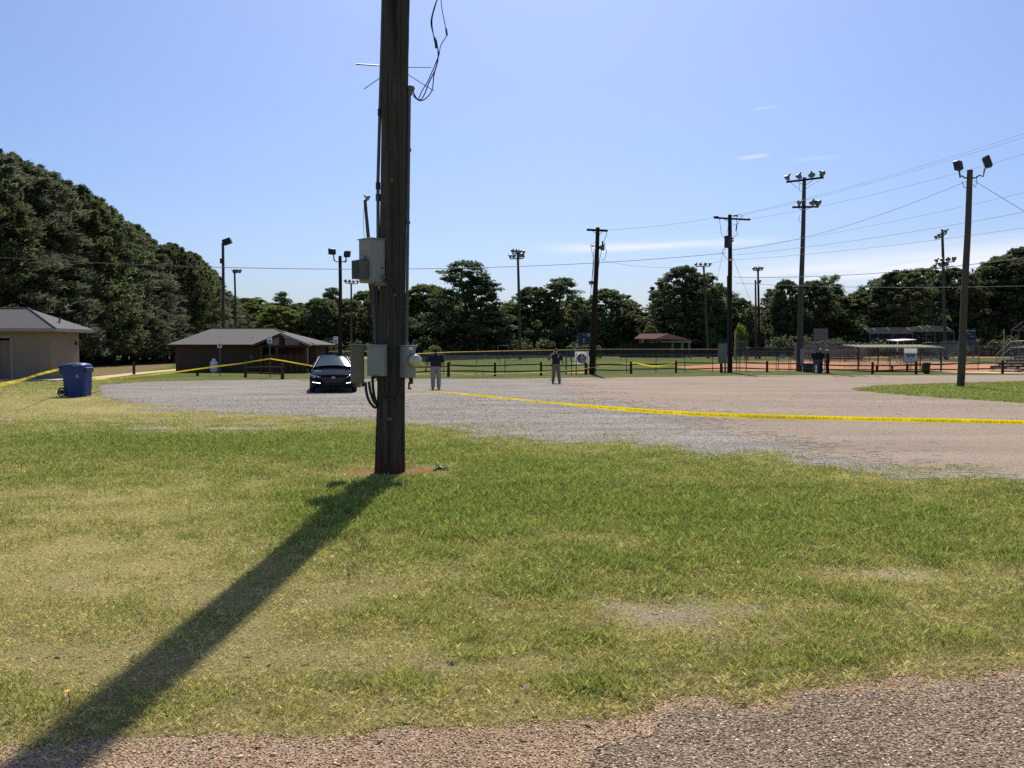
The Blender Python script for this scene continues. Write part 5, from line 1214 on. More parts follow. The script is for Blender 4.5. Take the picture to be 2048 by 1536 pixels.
chain_fence('chain-link fence along the infield right of the dugout', [XY(1884, 65), XY(1957, 66)], 2.3, 2.2, M_galv_dull, .028, rail2=True)
chain_fence('outfield fence with orange-yellow cap and dark windscreen behind the officers', [XY(800, 74), XY(838, 80), XY(900, 87), XY(1000, 97), XY(1100, 106), XY(1180, 112)], 1.3, 5, M_rust, .03, M_cap, (.35, .98), M_link_far, [1.1, 1.2, 1.3, 1.38, 1.46, 1.5])
chain_fence('outfield fence with faded cap running right towards the dark power pole', [XY(1180, 112), XY(1300, 115), XY(1460, 118)], 1.55, 6, M_rust, .03, M_cap_old, (.45, .98), M_link_far)
chain_fence('yellow-capped fence beyond the sedan', [XY(612, 96), XY(770, 96)], 1.35, 5, M_rust, .03, M_cap, None, M_link_far)
chain_fence('tall grey chain-link fence in front of the trees beyond the sedan', [XY(608, 104), XY(770, 104)], 2.0, 7, M_galv_dull, .04, None, None, M_link_far)
chain_fence('dark outfield fence between the pole with cabinet and the far bleachers', [XY(1468, 122), XY(1720, 128)], 1.75, 7, M_galv_dull, .035, None, (.4, .95), M_link_far)
chain_fence('second field fence crossing behind the people and the dugout', [XY(1490, 92), XY(1620, 96), XY(1740, 98)], 1.4, 4, M_rust, .03, None, None, M_link_far)
chain_fence('far fence with pale top rail below the backstop', [XY(1650, 130), XY(1800, 128), XY(1960, 128), XY(2120, 124)], 1.75, 6, M_galv_dull, .04, None, None, M_link_far)
chain_fence('fence running behind the dugout towards the right bleachers', [XY(1720, 84), XY(1960, 86), XY(2120, 84)], 1.95, 4, M_galv_dull, .03, None, None, M_link_far)

# sign with round flag emblem
q = at(1163.5, 717, 56.5); t = thing('round_emblem_sign', 'square white sign with a round stars-and-stripes emblem on the fence', 'sign', (q.x, q.y, 0))
w = 27.5 * 56.5 / FPX; h = 28 * 56.5 / FPX
M_banner = mat('white_translucent_banner', (.8, .79, .76), .7, transl=.5)
m = MB(); m.box(q, (w, .004, h)); pl = m.build('board', M_banner, t)
for s in (-.4, .4): m = MB(); m.box((q.x + s * w, q.y + .04, (q.z + h * .4) / 2), (.06, .05, q.z + h * .4)); m.build('post', M_rail, t)
def disc(c, r, y, a0=0, a1=360, n=32): return [(c.x + r * math.cos(R(a0 + (a1 - a0) * k / n)), y, c.z + r * math.sin(R(a0 + (a1 - a0) * k / n))) for k in range(n + (a1 - a0 < 360))]
r = w * .345
m = MB(); m.slab(disc(q, r, q.y - .022), (0, .006, 0)); em = m.build('emblem_ring', M_ink, pl)
m = MB(); m.slab(disc(q, r * .86, q.y - .027), (0, .002, 0)); m.build('emblem_field', M_banner, em)
m = MB(); m.slab(disc(q, r * .85, q.y - .032, 105, 215) + [(q.x - r * .05, q.y - .032, q.z - r * .2)], (0, .004, 0)); m.build('emblem_canton', mat('emblem_navy', srgb(40, 62, 88), .6), em)
for k in range(4):
    z = q.z + r * (.5 - k * .27); x1 = math.sqrt(max(.01, (r * .84) ** 2 - (z - q.z) ** 2)); m = MB(); m.slab([(q.x + r * .08, q.y - .033, z - .02), (q.x + x1 * .97, q.y - .033, z + .04), (q.x + x1 * .95, q.y - .033, z + .09), (q.x + r * .08, q.y - .033, z + .03)], (0, .004, 0)); m.build('emblem_stripe', mat('emblem_red', srgb(150, 60, 52), .6), em)
for (dx, dz, rr) in ((-.35, .25, .09), (-.55, 0, .08), (-.25, -.05, .08), (-.1, .35, .1), (-.4, -.35, .12), (.05, .05, .12)):
    m = MB(); m.ell((q.x + dx * r, q.y - .036, q.z + dz * r), (rr * r, .004, rr * r), 8, 6); m.build('emblem_star', M_white, em)

# scoreboards
M_navy = mat('navy_scoreboard', srgb(34, 38, 58), .6); M_mark = mat('pale_scoreboard_print', srgb(150, 155, 170), .6)
def scoreboard(u0, u1, v0, v1, Y, label, m_, marks, legs):
    a, b = at(u0, v0, Y), at(u1, v1, Y); t = thing('scoreboard', label, 'scoreboard', ((a.x + b.x) / 2, Y, 0))
    m = MB(); m.box(((a.x + b.x) / 2, Y, (a.z + b.z) / 2), (b.x - a.x, .25, a.z - b.z), 0, .02); o = m.build('board', m_, t)
    for u in legs: x = at(u, 700, Y).x; m = MB(); m.box((x, Y + .2, a.z / 2), (.16, .14, a.z)); m.build('post', M_galv_dull, t)
    for (p, q_, r_, s) in marks:
        c, d = at(p, q_, Y), at(r_, s, Y); m = MB(); m.box(((c.x + d.x) / 2, Y - .135, (c.z + d.z) / 2), (d.x - c.x, .02, c.z - d.z)); m.build('panel_mark', M_mark, o)
scoreboard(1158, 1187, 666.5, 689, 135, 'navy scoreboard beside the leaning power pole, in front of the trees', M_navy, [(1174, 666.5, 1180, 673), (1165, 670, 1172, 671), (1166, 677, 1169, 682), (1164.5, 684, 1171, 685.5)], (1157, 1164, 1182))
scoreboard(1627, 1655, 657.5, 681, 165, 'grey scoreboard seen from behind, above the far bleachers', M_galv_dull, [], (1631, 1650))
m = None
scoreboard(1929, 1951, 658, 690, 140, 'dark navy scoreboard just right of the island light pole', M_navy, [(1930, 659, 1936, 664), (1939, 660.5, 1950, 662.5), (1934, 667, 1940, 668.5), (1940, 672, 1948, 673.5)], (1932, 1948))

# goal frame and yellow foul poles
a, b = at(996, 691, 120), at(1017, 706, 120); m = MB(); m.tube([(a.x, 120, 0), (a.x, 120, a.z), (b.x, 120, a.z), (b.x, 120, 0)], .06, 8); single('goal_frame', m, M_galv_dull, 'grey pipe goal frame in the outfield behind the fence', 'goal', loc=(a.x, 120, 0))
for (u, vt, vb, Y, ub, lb) in ((1470, 660, 700, 118, 1470, 'slim yellow foul pole right of the dark power pole'), (1541, 674, 694, 140, 1549, 'tilted pale pole beyond the infield fence'), (1531, 671, 697, 140, 1531, 'short dark upright pole beyond the infield fence'), (2008, 658, 690, 120, 2008, 'pale yellow foul pole left of the right-hand backstop')):
    q = at(u, vt, Y); b = at(ub, vb, Y); b.z = 0; m = MB(); m.tube([b, q], .07, 8); single('foul_pole', m, mat('faded_yellow_paint', srgb(190, 170, 110), .6) if 'yellow' in lb or 'pale' in lb else M_galv_dull, lb, 'pole', 'field poles', loc=b)

# dugout in front
def dugout():
    Y0, Y1 = 63.0, 66.0; t = thing('dugout', 'open chain-link dugout with pale corrugated roof behind the rail fence', 'dugout', (at(1800, 700, Y0).x, Y0, 0))
    zf = at(1800, 694.5, Y0).z; zb_ = zf + .06
    for u, vb in ((1717.5, 741), (1756.5, 744), (1780.5, 742), (1814, 744), (1841, 742), (1882.5, 744)):
        Y = Y0 if vb == 744 else Y1 - .4; x = at(u, 700, Y).x; m = MB(); m.tube([(x, Y, 0), (x, Y, zf - .03)], .045, 8); m.build('post', M_rust, t)
    xa, xb = at(1716, 700, Y0).x, at(1884.5, 700, Y0).x; n = 34; vs = []; fs = []
    for k in range(n + 1):
        x = xa + (xb - xa) * k / n; dz = .025 * (k % 2); vs += [(x, Y0 - .35, zf + dz), (x, Y1 + .2, zb_ + .12 + dz)]
    for k in range(n): fs.append((2 * k, 2 * k + 2, 2 * k + 3, 2 * k + 1))
    m = MB(); m.add(vs, fs); m.add([Vector(v) + Vector((0, 0, .012)) for v in vs], [tuple(f[::-1]) for f in fs]); m.build('corrugated_roof', mat('pale_corrugated_roof', srgb(128, 122, 100), .9, 0, spec=.05), t)
    m = MB(); m.box(((xa + xb) / 2, Y0 - .33, zf - .03), (xb - xa, .06, .07)); m.build('eave_beam', mat('cream_beam', srgb(190, 182, 150), .7), t)
    for Y in (Y0, Y1): m = MB(); m.poly([(xa + .1, Y + .03, .05), (xb - .1, Y + .03, .05), (xb - .1, Y + .03, zf - .1), (xa + .1, Y + .03, zf - .1)]); m.build('wire_mesh', M_link, t)
    for k, u in enumerate((1754, 1785, 1816, 1846)):
        x = at(u, 700, Y0 + .6).x; m = MB(); m.box((x, Y0 + .6, .2), (.06, .25, .4)); m.build('bench_leg', M_rust, t)
    x0, x1 = at(1753, 700, Y0 + .6).x, at(1850, 700, Y0 + .6).x; m = MB(); m.box(((x0 + x1) / 2, Y0 + .6, .43), (x1 - x0, .3, .05)); m.build('bench_seat', M_rail, t)
    x0, x1 = at(1757, 700, Y1 + .3).x, at(1868, 700, Y1 + .3).x; m = MB(); m.box(((x0 + x1) / 2, Y1 + .1, 1.33), (x1 - x0, .04, .28)); m.build('padded_rail', mat('dark_pad', srgb(58, 54, 56), .8), t)
dugout()
q = at(1821, 711.5, 62.3); t = thing('field_notice', 'white notice board with dark lines of print in front of the dugout', 'sign', (q.x, q.y, 0)); h = 29 * 62.3 / FPX
m = MB(); m.box(q, (26 * 62.3 / FPX, .004, h)); o = m.build('board', M_banner, t)
for s in (-.2, .06): m = MB(); m.tube([(q.x + s, q.y + .05, 0), (q.x + s, q.y + .05, q.z)], .03, 6); m.build('post', M_galv_dull, t)
for (a, b_, z, th) in ((-.32, -.05, .12, .05), (.02, .36, .13, .06), (-.36, .36, .02, .07), (-.3, .3, -.08, .03)): m = MB(); m.box((q.x + (a + b_) / 2, q.y - .02, q.z + z), (b_ - a, .01, th)); m.build('print_line', M_dark, o)
def barrel(u, vt, vb, wpx, label, m_, square=False, Y=None):
    b = G(u, vb) if Y is None else Vector((at(u, 700, Y).x, Y, 0)); k = b.y / FPX; z1 = at(u, vt, b.y).z; r = wpx * k / 2
    t = thing('trash_can', label, 'trash can', b, 'trash cans')
    m = MB()
    if square: m.box(b + Vector((0, 0, z1 / 2)), (2 * r, 2 * r * .8, z1), R(8), .03, top=(1.08, 1.08))
    else: m.lathe([(0, .0), (r * .82, .01), (r * .95, z1 * .9), (r * .95, z1), (r * .86, z1), (r * .8, z1 * .85), (0, z1 * .8)], 20, Matrix.Translation(b))
    o = m.build('body', m_, t); m = MB()
    if square: m.box(b + Vector((0, 0, z1 + .025)), (2.3 * r, 2.3 * r * .8, .05), R(8), .02)
    else: m.lathe([(r * .96, z1 * .93), (r * 1.08, z1 * .94), (r * 1.08, z1), (r * .9, z1 * 1.005)], 20, Matrix.Translation(b))
    m.build('rim' if not square else 'lid', m_, t)
M_can = mat('dark_green_grey_plastic', srgb(44, 48, 50), .6); M_can2 = mat('dark_teal_plastic', srgb(28, 46, 56), .6)
barrel(1853, 725, 747.5, 14.5, 'dark round trash can in front of the dugout', M_can)
barrel(1616.5, 728, 744.5, 17, 'dark square trash bin between the floodlight pole and the group of people', M_can2, True)
barrel(1700, 701, 714.5, 9, 'distant dark trash can on the second field', M_can, True, Y=150)
barrel(619, 722, 742, 11, 'dark trash can beside the timber porch, behind the sedan', M_can, True)

# bleachers
def bleachers(origin_, rot, rows, length, label, rise=.2, run=.6, lean=True):
    t = thing('bleachers', label, 'bleachers', origin_, 'aluminium bleachers'); Mx = Matrix.Translation(origin_) @ Matrix.Rotation(rot, 4, 'Z')
    def mb(): m = MB(); m.M = Mx; return m
    for k in range(rows):
        y = k * run; zs = .42 + k * rise
        m = mb(); m.box((0, y + .15, zs), (length, .26, .05)); m.build('seat_plank', M_alum, t)
        m = mb(); m.box((0, y - .18, zs - .22), (length, .26, .045)); m.build('foot_plank', M_alum, t)
        m = mb(); m.box((0, y + .04, zs - .10), (length, .02, .13)); m.build('riser', M_galv_dull, t)
    n = 5
    for k in range(n):
        x = -length / 2 + .25 + k * (length - .5) / (n - 1); yb = rows * run - .3; zt = .38 + (rows - 1) * rise
        m = mb(); m.tube([(x, -.2, .03), (x, yb, .03)], .03, 6); m.tube([(x, -.2, .15), (x, yb, zt)], .03, 6); m.tube([(x, yb, .0), (x, yb, zt + (1.0 if k in (0, n - 1) else .9))], .03, 6); m.tube([(x, yb, .05), (x, yb * .35, .2 + zt * .35)], .022, 6); m.tube([(x, .1, .0), (x, .1, .4)], .025, 6); m.build('frame', M_galv, t)
    yb = rows * run - .3; zt = .38 + (rows - 1) * rise + .95
    for dz in (0, -.4, -.8): m = mb(); m.tube([(-length / 2 + .2, yb, zt + dz), (length / 2 - .2, yb, zt + dz)], .028, 6); m.build('guard_rail', M_galv, t)
    for s in (-1, 1):
        x = s * (length / 2 - .2)
        for dz in (0, -.45): m = mb(); m.tube([(x, yb, zt + dz), (x, yb * .55, zt + dz - .05), (x, .35, 1.25 + dz), (x, .35, .45)], .028, 6); m.build('side_rail', M_galv, t)
        m = mb(); m.poly([(x, yb, .5), (x, .35, .5), (x, .35, 1.2), (x, yb * .55, zt - .1), (x, yb, zt - .1)]); m.build('side_mesh', M_link, t)
    m = mb(); m.poly([(-length / 2 + .2, yb + .03, .5), (length / 2 - .2, yb + .03, .5), (length / 2 - .2, yb + .03, zt), (-length / 2 + .2, yb + .03, zt)]); m.build('back_mesh', M_link, t)
b = Vector((at(2048, 700, 63.5).x + .2, 64.6, 0)); bleachers(b, R(205), 5, 6.4, 'aluminium bleachers with guard rails at the right edge', .24, .6)
b = Vector((at(1862, 700, 122).x, 122, 0)); bleachers(b, R(200), 5, 7, 'distant silver bleachers under the backstop cage', .3, .7)
b = Vector((at(1655, 700, 112).x, 112, 0)); bleachers(b, R(170), 5, 9, 'distant bleachers behind the group of people', .26, .6)
b = Vector((at(1740, 700, 112.5).x, 136, 0)); bleachers(b, R(175), 4, 6, 'farthest small bleachers left of the backstop cage', .3, .6)

# picnic shelter roofs and benches on the fields
a = at(1791, 690, 100); t = thing('shelter', 'small white flat-roofed shelter behind the dugout', 'shelter', (at(1809, 700, 100).x, 100, 0))
x0, x1 = at(1782, 700, 100).x, at(1821, 700, 100).x; z = at(1800, 680.5, 100).z
m = MB(); m.slab([(x0, 98.5, z - .15), (x1, 98.5, z), (x1 + .2, 102, z + .12), (x0 + .3, 102, z + .0)], (0, 0, .08)); m.build('roof', mat('white_metal_roof', (.6, .6, .6), .7), t)
for (x, y) in ((x0 + .3, 99), (x1 - .2, 99), (x0 + .4, 101.6), (x1 - .1, 101.6)): m = MB(); m.tube([(x, y, 0), (x, y, z - .05)], .06, 6); m.build('post', M_white if x < x0 + .35 else M_galv_dull, t)
m = MB(); m.box(((x0 + x1) / 2 + .2, 100.5, .8), ((x1 - x0) * .75, .1, .6)); m.build('back_board', M_lattice, t)
t = thing('shelter', 'long pale flat roof of the far dugout behind the group of people', 'shelter', (at(1655, 700, 118).x, 118, 0)); x0, x1 = at(1620, 700, 118).x, at(1684, 700, 118).x; z = at(1640, 683.5, 118).z
m = MB(); m.box(((x0 + x1) / 2, 118, z), (x1 - x0, 2.4, .12)); m.build('roof', M_fascia, t)
for k in range(5): x = x0 + (x1 - x0) * k / 4; m = MB(); m.tube([(x, 117, 0), (x, 117, z)], .05, 6); m.build('post', M_galv_dull, t)
m = MB(); m.box(((x0 + x1) / 2, 117.8, .5), (x1 - x0 - .4, .4, .08)); m.build('bench', M_alum, t)

# backstop cages
def backstop(us, Y, vbase_top, vover, label, over=2.0, ys=None):
    t = thing('backstop', label, 'backstop', (at(us[0], 700, Y).x, Y, 0), 'chain-link backstops'); P = []
    for i, u in enumerate(us):
        y = Y + (ys[i] if ys else 0); a = at(u, vbase_top, y); P.append((a, at(u, vover[i], y)))
    for i, (a, o) in enumerate(P):
        m = MB(); m.tube([(a.x, a.y, 0), a, Vector((o.x + (0 if not ys else 0), a.y + over, o.z))], .07, 8); m.build('post', M_galv_dull, t)
    for i in range(len(P) - 1):
        (a, o), (b, p) = P[i], P[i + 1]; o2, p2 = Vector((o.x, a.y + over, o.z)), Vector((p.x, b.y + over, p.z))
        for q, r_ in ((a, b), (o2, p2), (Vector((a.x, a.y, a.z * .5)), Vector((b.x, b.y, b.z * .5)))): m = MB(); m.tube([q, r_], .06, 6); m.build('rail', M_galv_dull, t)
        m = MB(); m.poly([(a.x, a.y, .1), (b.x, b.y, .1), b, a]); m.poly([a, b, p2, o2]); m.build('wire_mesh', M_link_far, t)
backstop([1740, 1757, 1785, 1826], 132, 667, [656, 656, 655, 655.5], 'left wing of the tall chain-link backstop cage behind the dugout')
backstop([1826, 1853, 1870, 1908], 134, 663, [655.5, 652, 650.5, 653], 'right wing of the tall chain-link backstop cage behind the island pole', 2.5)
backstop([2023, 2038, 2060, 2110], 110, 661, [644, 644, 643.5, 643], 'tall chain-link backstop at the right edge above the bleachers', -2.5)
# maroon roofed pavilion
Y = 150; t = thing('picnic_pavilion', 'open pavilion with maroon metal roof in front of the trees', 'pavilion', (at(1318, 700, Y).x, Y, 0))
a, b, c, d = at(1268, 679, Y - 4), at(1310, 679.5, Y - 4), at(1338, 669, Y), at(1280, 669, Y)
M_maroon = mat('maroon_metal_roof', srgb(84, 48, 50), .9, 0, var=.1, spec=.1)
m = MB(); m.slab([a, b, c, d], (0, 0, .15)); r_ = m.build('roof', M_maroon, t)
e = at(1383, 681, Y - 2); m = MB(); m.slab([b, e, at(1375, 679, Y + 3), c], (0, 0, .12)); m.build('side_roof', mat('shaded_maroon_roof', srgb(52, 30, 31), .95, spec=.03), t)  # shade on the right slope is put into its darker maroon
m = MB(); m.slab([e + Vector((0, -.1, 0)), at(1322, 682, Y - 3.2), at(1322, 684.5, Y - 3.2), e + Vector((0, -.1, -.35))], (0, .08, 0)); m.build('fascia', M_fascia, t)
for u in (1262, 1290, 1318, 1345, 1364, 1378): x = at(u, 700, Y - 2).x; m = MB(); m.box((x, Y - 2, at(u, 682, Y - 2).z / 2), (.35, .3, at(u, 682, Y - 2).z)); m.build('post', M_lattice if u > 1340 else M_rwood2, t)
x0, x1 = at(1322, 700, Y + 1).x, at(1368, 700, Y + 1).x; m = MB(); m.box(((x0 + x1) / 2, Y + 1, 1.35), (x1 - x0, .2, 2.7)); m.build('wall', M_brown, t)
x0, x1 = at(1240, 700, Y + 2).x, at(1322, 700, Y + 2).x; m = MB(); m.box(((x0 + x1) / 2, Y + 2.5, 1.3), (x1 - x0, .2, 2.6)); m.build('wall', M_dark, t)
for k in range(3): m = MB(); x = at(1296 + k * 12, 700, Y - 3).x; m.box((x, Y - 3, .75), (1.0, .9, .06)); m.box((x, Y - 3.6, .42), (1.0, .3, .05)); m.box((x, Y - 3, .36), (.12, .6, .7)); single('picnic_table', m, M_box_tan, ['leftmost', 'middle', 'rightmost'][k] + ' pale picnic table under the maroon-roofed pavilion', 'picnic table', 'picnic tables under the pavilion', loc=(x, Y - 3, 0))
# ================================================================== trees
def leaf_mat(name, a, b, tr):
    m = bpy.data.materials.new(name); m.use_nodes = True
    N, L = m.node_tree.nodes, m.node_tree.links; p = N['Principled BSDF']; out = N['Material Output']
    at_ = N.new('ShaderNodeAttribute'); at_.attribute_name = 'tint'
    oi = N.new('ShaderNodeObjectInfo')
    mx = N.new('ShaderNodeMix'); mx.data_type = 'RGBA'; L.new(at_.outputs['Fac'], mx.inputs[0]); mx.inputs[6].default_value = (*a, 1); mx.inputs[7].default_value = (*b, 1)
    mr = N.new('ShaderNodeMapRange'); mr.inputs[3].default_value = .72; mr.inputs[4].default_value = 1.28; L.new(oi.outputs['Random'], mr.inputs[0])
    m2 = N.new('ShaderNodeMix'); m2.data_type = 'RGBA'; m2.blend_type = 'MULTIPLY'; m2.inputs[0].default_value = 1; L.new(mx.outputs[2], m2.inputs[6]); L.new(mr.outputs[0], m2.inputs[7])
    L.new(m2.outputs[2], p.inputs['Base Color']); p.inputs['Roughness'].default_value = .7; p.inputs['Specular IOR Level'].default_value = .15
    t = N.new('ShaderNodeBsdfTranslucent'); L.new(m2.outputs[2], t.inputs[0])
    ms = N.new('ShaderNodeMixShader'); ms.inputs[0].default_value = tr; L.new(p.outputs[0], ms.inputs[1]); L.new(t.outputs[0], ms.inputs[2]); L.new(ms.outputs[0], out.inputs[0])
    return m
ML_dark = leaf_mat('dark_foliage', (.070, .097, .046), (.180, .212, .084), .46)
ML_mid = leaf_mat('mid_foliage', (.082, .116, .040), (.205, .245, .080), .47)
ML_light = leaf_mat('light_foliage', (.08, .115, .024), (.24, .27, .06), .44)
ML_cedar = leaf_mat('cedar_foliage', (.080, .104, .060), (.175, .195, .108), .42)
ML_pine = leaf_mat('pine_foliage', (.048, .072, .036), (.13, .165, .064), .36)
M_bark = mat('bark', srgb(78, 66, 56), .95, var=.4, vscale=4, stretch=(4, 4, .8), bump=.6, bscale=8)
def leaves_mesh(name, C, rad, n, size, seed, flat=.75, droop=0.0, feather=0.0, asp=.45):
    """C (k,3) clump centres, rad (k,), n leaves in each: small folded leaf sprays filling the clumps"""
    g = np.random.default_rng(seed); k = len(C)
    d = g.normal(size=(k, n, 3)); d /= np.linalg.norm(d, axis=2, keepdims=True)
    rr = g.random((k, n, 1)) ** .45
    off = d * rr * rad[:, None, None]; off[..., 2] *= flat
    P = C[:, None] + off
    if droop: P[..., 2] -= droop * (np.linalg.norm(off[..., :2], axis=2) ** 2) / rad[:, None]
    P = P.reshape(-1, 3); m = len(P)
    nrm = d.reshape(-1, 3) * .8 + g.normal(size=(m, 3)) * .8 + np.array([0, 0, .5]); nrm /= np.linalg.norm(nrm, axis=1, keepdims=True)
    a = np.cross(nrm, g.normal(size=(m, 3))); a /= np.linalg.norm(a, axis=1, keepdims=True) + 1e-9; b = np.cross(nrm, a)
    if feather:                                 # needle sprays point outwards and up
        o_ = P.copy(); o_[:, 2] = 0; o_ /= np.linalg.norm(o_, axis=1, keepdims=True) + 1e-6
        a = o_ * .8 + np.array([0, 0, .55]) + g.normal(size=(m, 3)) * feather; a /= np.linalg.norm(a, axis=1, keepdims=True)
        b = np.cross(a, g.normal(size=(m, 3))); b /= np.linalg.norm(b, axis=1, keepdims=True) + 1e-9; nrm = np.cross(a, b)
    s = size * (.55 + .9 * g.random((m, 1)))
    V = np.empty((m, 4, 3)); V[:, 0] = P - a * s; V[:, 1] = P - b * s * asp + nrm * s * .12; V[:, 2] = P + a * s; V[:, 3] = P + b * s * asp + nrm * s * .12
    F = np.arange(m * 4).reshape(m, 4)
    me = np_mesh(name, V.reshape(-1, 3), F)
    ct = np.repeat(g.random(k), n); tint = np.clip(.55 * ct + .6 * g.random(m) - .08, 0, 1)
    A = me.attributes.new('tint', 'FLOAT', 'POINT'); A.data.foreach_set('value', np.repeat(tint, 4).astype(np.float32))
    return me
def trunk_mesh(H, r, C, seed, lean=.3, topf=.85):
    g = np.random.default_rng(seed); m = MB(); pts = [Vector((lean * math.sin(k * .7 + seed) * (k / 8), lean * math.cos(k * .9 + seed) * (k / 8), H * topf * k / 8)) for k in range(9)]
    m.tube([pts[0] - Vector((0, 0, .3))] + pts[1:], [r * (1 - .85 * k / 8) * (1.25 if k == 0 else 1) for k in range(9)], 8)
    for c in C[g.permutation(len(C))[:14]]:
        c = Vector(c); k = min(7, max(2, int(c.z / (H * topf) * 8 * .72))); a = pts[k]; mid = a.lerp(c, .5) + Vector((0, 0, .4))
        m.tube([a, mid, c], [r * .32 * (1 - k / 9) + .03, r * .2 * (1 - k / 10) + .02, .02], 5)
    return m
def proto(kind, seed):
    g = np.random.default_rng(seed)
    if kind in ('broad', 'near'):
        H, Rw, base = 16.0, 5.0, .03; k = 430 if kind == 'broad' else 560; n = 52 if kind == 'broad' else 56
        lob = g.random(9) * .4 + .75
        t = g.random(k) ** .9; th = g.random(k) * 2 * np.pi
        prof = np.sin(np.pi * np.clip(.20 + .78 * t, 0, 1)) ** .55
        lobz = 1 + .18 * np.sin(th * 3 + seed) * np.sin(t * 9 + seed * 2)
        rr = Rw * prof * lobz * (np.interp(th, np.linspace(0, 2 * np.pi, 10), np.append(lob, lob[0]))) * (.3 + .7 * g.random(k) ** .4)
        C = np.stack([rr * np.cos(th), rr * np.sin(th), H * (base + (.965 - base) * t)], 1); rad = (.3 + 1.0 * g.random(k) ** 1.6) * (1 - .3 * t)
        if kind == 'near':
            q = 110; t2 = .55 + .45 * g.random(q) ** .7; th2 = g.random(q) * 6.28; r2 = Rw * np.sin(np.pi * np.clip(.20 + .78 * t2, 0, 1)) ** .55 * .98
            C2 = np.stack([r2 * np.cos(th2), r2 * np.sin(th2), H * t2 * .97 + .3], 1); C = np.concatenate([C, C2, C2 + np.array([0, 0, .45])]); rad = np.concatenate([rad, np.full(q, .42), np.full(q, .26)])
            C[:, 2] = np.maximum(C[:, 2], H * .10)
        return leaves_mesh('crown', C, rad, n, .25 if kind == 'broad' else .19, seed, .75, 0, 0 if kind == 'broad' else .8, .45 if kind == 'broad' else .3), trunk_mesh(H, .30, C, seed), H, Rw
    if kind == 'pine':
        H, Rw = 19.0, 4.2; C = []; rad = []
        for z in np.linspace(.22, .97, 24):
            nb = int(g.integers(4, 8)); 
            for q in range(nb):
                th = g.random() * 6.28; r = Rw * (1.05 - z) ** .55 * g.uniform(.45, 1.15) * 1.1
                C.append((r * math.cos(th), r * math.sin(th), H * z + g.uniform(-.5, .5))); rad.append(g.uniform(.55, 1.2))
        C = np.array(C); rad = np.array(rad)
        return leaves_mesh('crown', C, rad, 85, .22, seed, .6), trunk_mesh(H, .30, C, seed, .5, .96), H, Rw
    if kind == 'cedar':
        H, Rw = 15.0, 4.0; C = []; rad = []
        for z in np.linspace(.10, .99, 46):
            nb = int(4 + 10 * (1 - z)); R_ = Rw * (1.02 - z) ** .38 * (.95 if z > .12 else .8)
            for q in range(nb):
                th = g.random() * 6.28; r = R_ * (.3 + .75 * g.random() ** .5)
                C.append((r * math.cos(th), r * math.sin(th), H * z + g.uniform(-.3, .3))); rad.append(g.uniform(.4, 1.05) * (1.1 - .4 * z))
        C = np.array(C); rad = np.array(rad)
        return leaves_mesh('crown', C, rad, 90, .25, seed, .5, .3, .55, .2), trunk_mesh(H, .26, C, seed, .2, .97), H, Rw
    if kind == 'bush':
        k = 26; t = g.random(k); th = g.random(k) * 6.28; r = 1.2 * np.sqrt(g.random(k)) * np.sqrt(1 - .7 * t ** 2)
        C = np.stack([r * np.cos(th), r * np.sin(th), .15 + 1.3 * t], 1); rad = g.uniform(.25, .5, k)
        return leaves_mesh('crown', C, rad, 60, .12, seed), trunk_mesh(1.5, .05, C, seed, .05), 1.7, 1.5
PROTO = {}
for kind, seeds in (('broad', (1, 2, 3, 4)), ('near', (11, 12, 13)), ('pine', (21, 22)), ('cedar', (31, 32, 33)), ('bush', (41, 42))):
    for s in seeds:
        cm, tm, H, Rw = proto(kind, s); t0 = bpy.data.meshes.new('trunk'); t0.from_pydata([tuple(v) for v in tm.v], [], tm.f); t0.polygons.foreach_set('use_smooth', tm.sm); t0.update(); t0.materials.append(M_bark)
        PROTO[(kind, s)] = (cm, t0, H, Rw)
def tree(name, kind, seed, x, y, H, width, label, lm, cat='tree', group=None, rot=None):
    cm, tm, Hp, Rp = PROTO[(kind, seed)]
    if not cm.materials: cm.materials.append(lm)
    t = thing(name, label, cat, (x, y, 0), group, rot if rot is not None else random.random() * 6.28)
    s = (width / 2 / Rp, width / 2 / Rp, H / Hp); t.scale = s
    for nm, me in (('trunk', tm), ('crown', cm)):
        o = bpy.data.objects.new(nm, me); COL.objects.link(o); o.parent = t
        if nm == 'crown': o.material_slots[0].link = 'OBJECT'; o.material_slots[0].material = lm
# the wood along the left side, receding from the camera
LW = [(0, 300), (60, 320), (100, 345), (150, 375), (200, 410), (250, 445), (300, 480), (345, 480), (400, 522), (440, 570), (470, 605)]
def left_h(u, y, dv=0):
    v = np.interp(u, [p[0] for p in LW], [p[1] for p in LW]); return at(u, v + dv, y).z
gl = 'trees of the wood on the left'
k = 0
ORD = ['fifteenth', 'fourteenth', 'thirteenth', 'twelfth', 'eleventh', 'tenth', 'ninth', 'eighth', 'seventh', 'sixth', 'fifth', 'fourth', 'third', 'second', 'first']
for u in (-170, -95, -30, 28, 80, 130, 178, 224, 268, 308, 345, 378, 408, 434, 456):
    y = 43.5 * 1680 / (1024 - u) + random.uniform(-1.5, 1.5); H = left_h(u, y, 6 + random.uniform(0, 14)); x = at(u, 700, y).x
    kd, sd = (('near', 11 + k % 3) if k % 5 in (0, 1) else ('cedar', 31 + k % 3))
    wd = random.uniform(11.0, 14.0) if u < 300 else random.uniform(8.5, 10.5)
    tree('wood_edge_tree', kd, sd, x, y, H, wd, f"dense dark {'evergreen' if kd == 'cedar' else 'leafy'} tree, {ORD[k]} from the right end along the left-hand wood's edge", ML_cedar if kd == 'cedar' else ML_dark, group=gl); k += 1
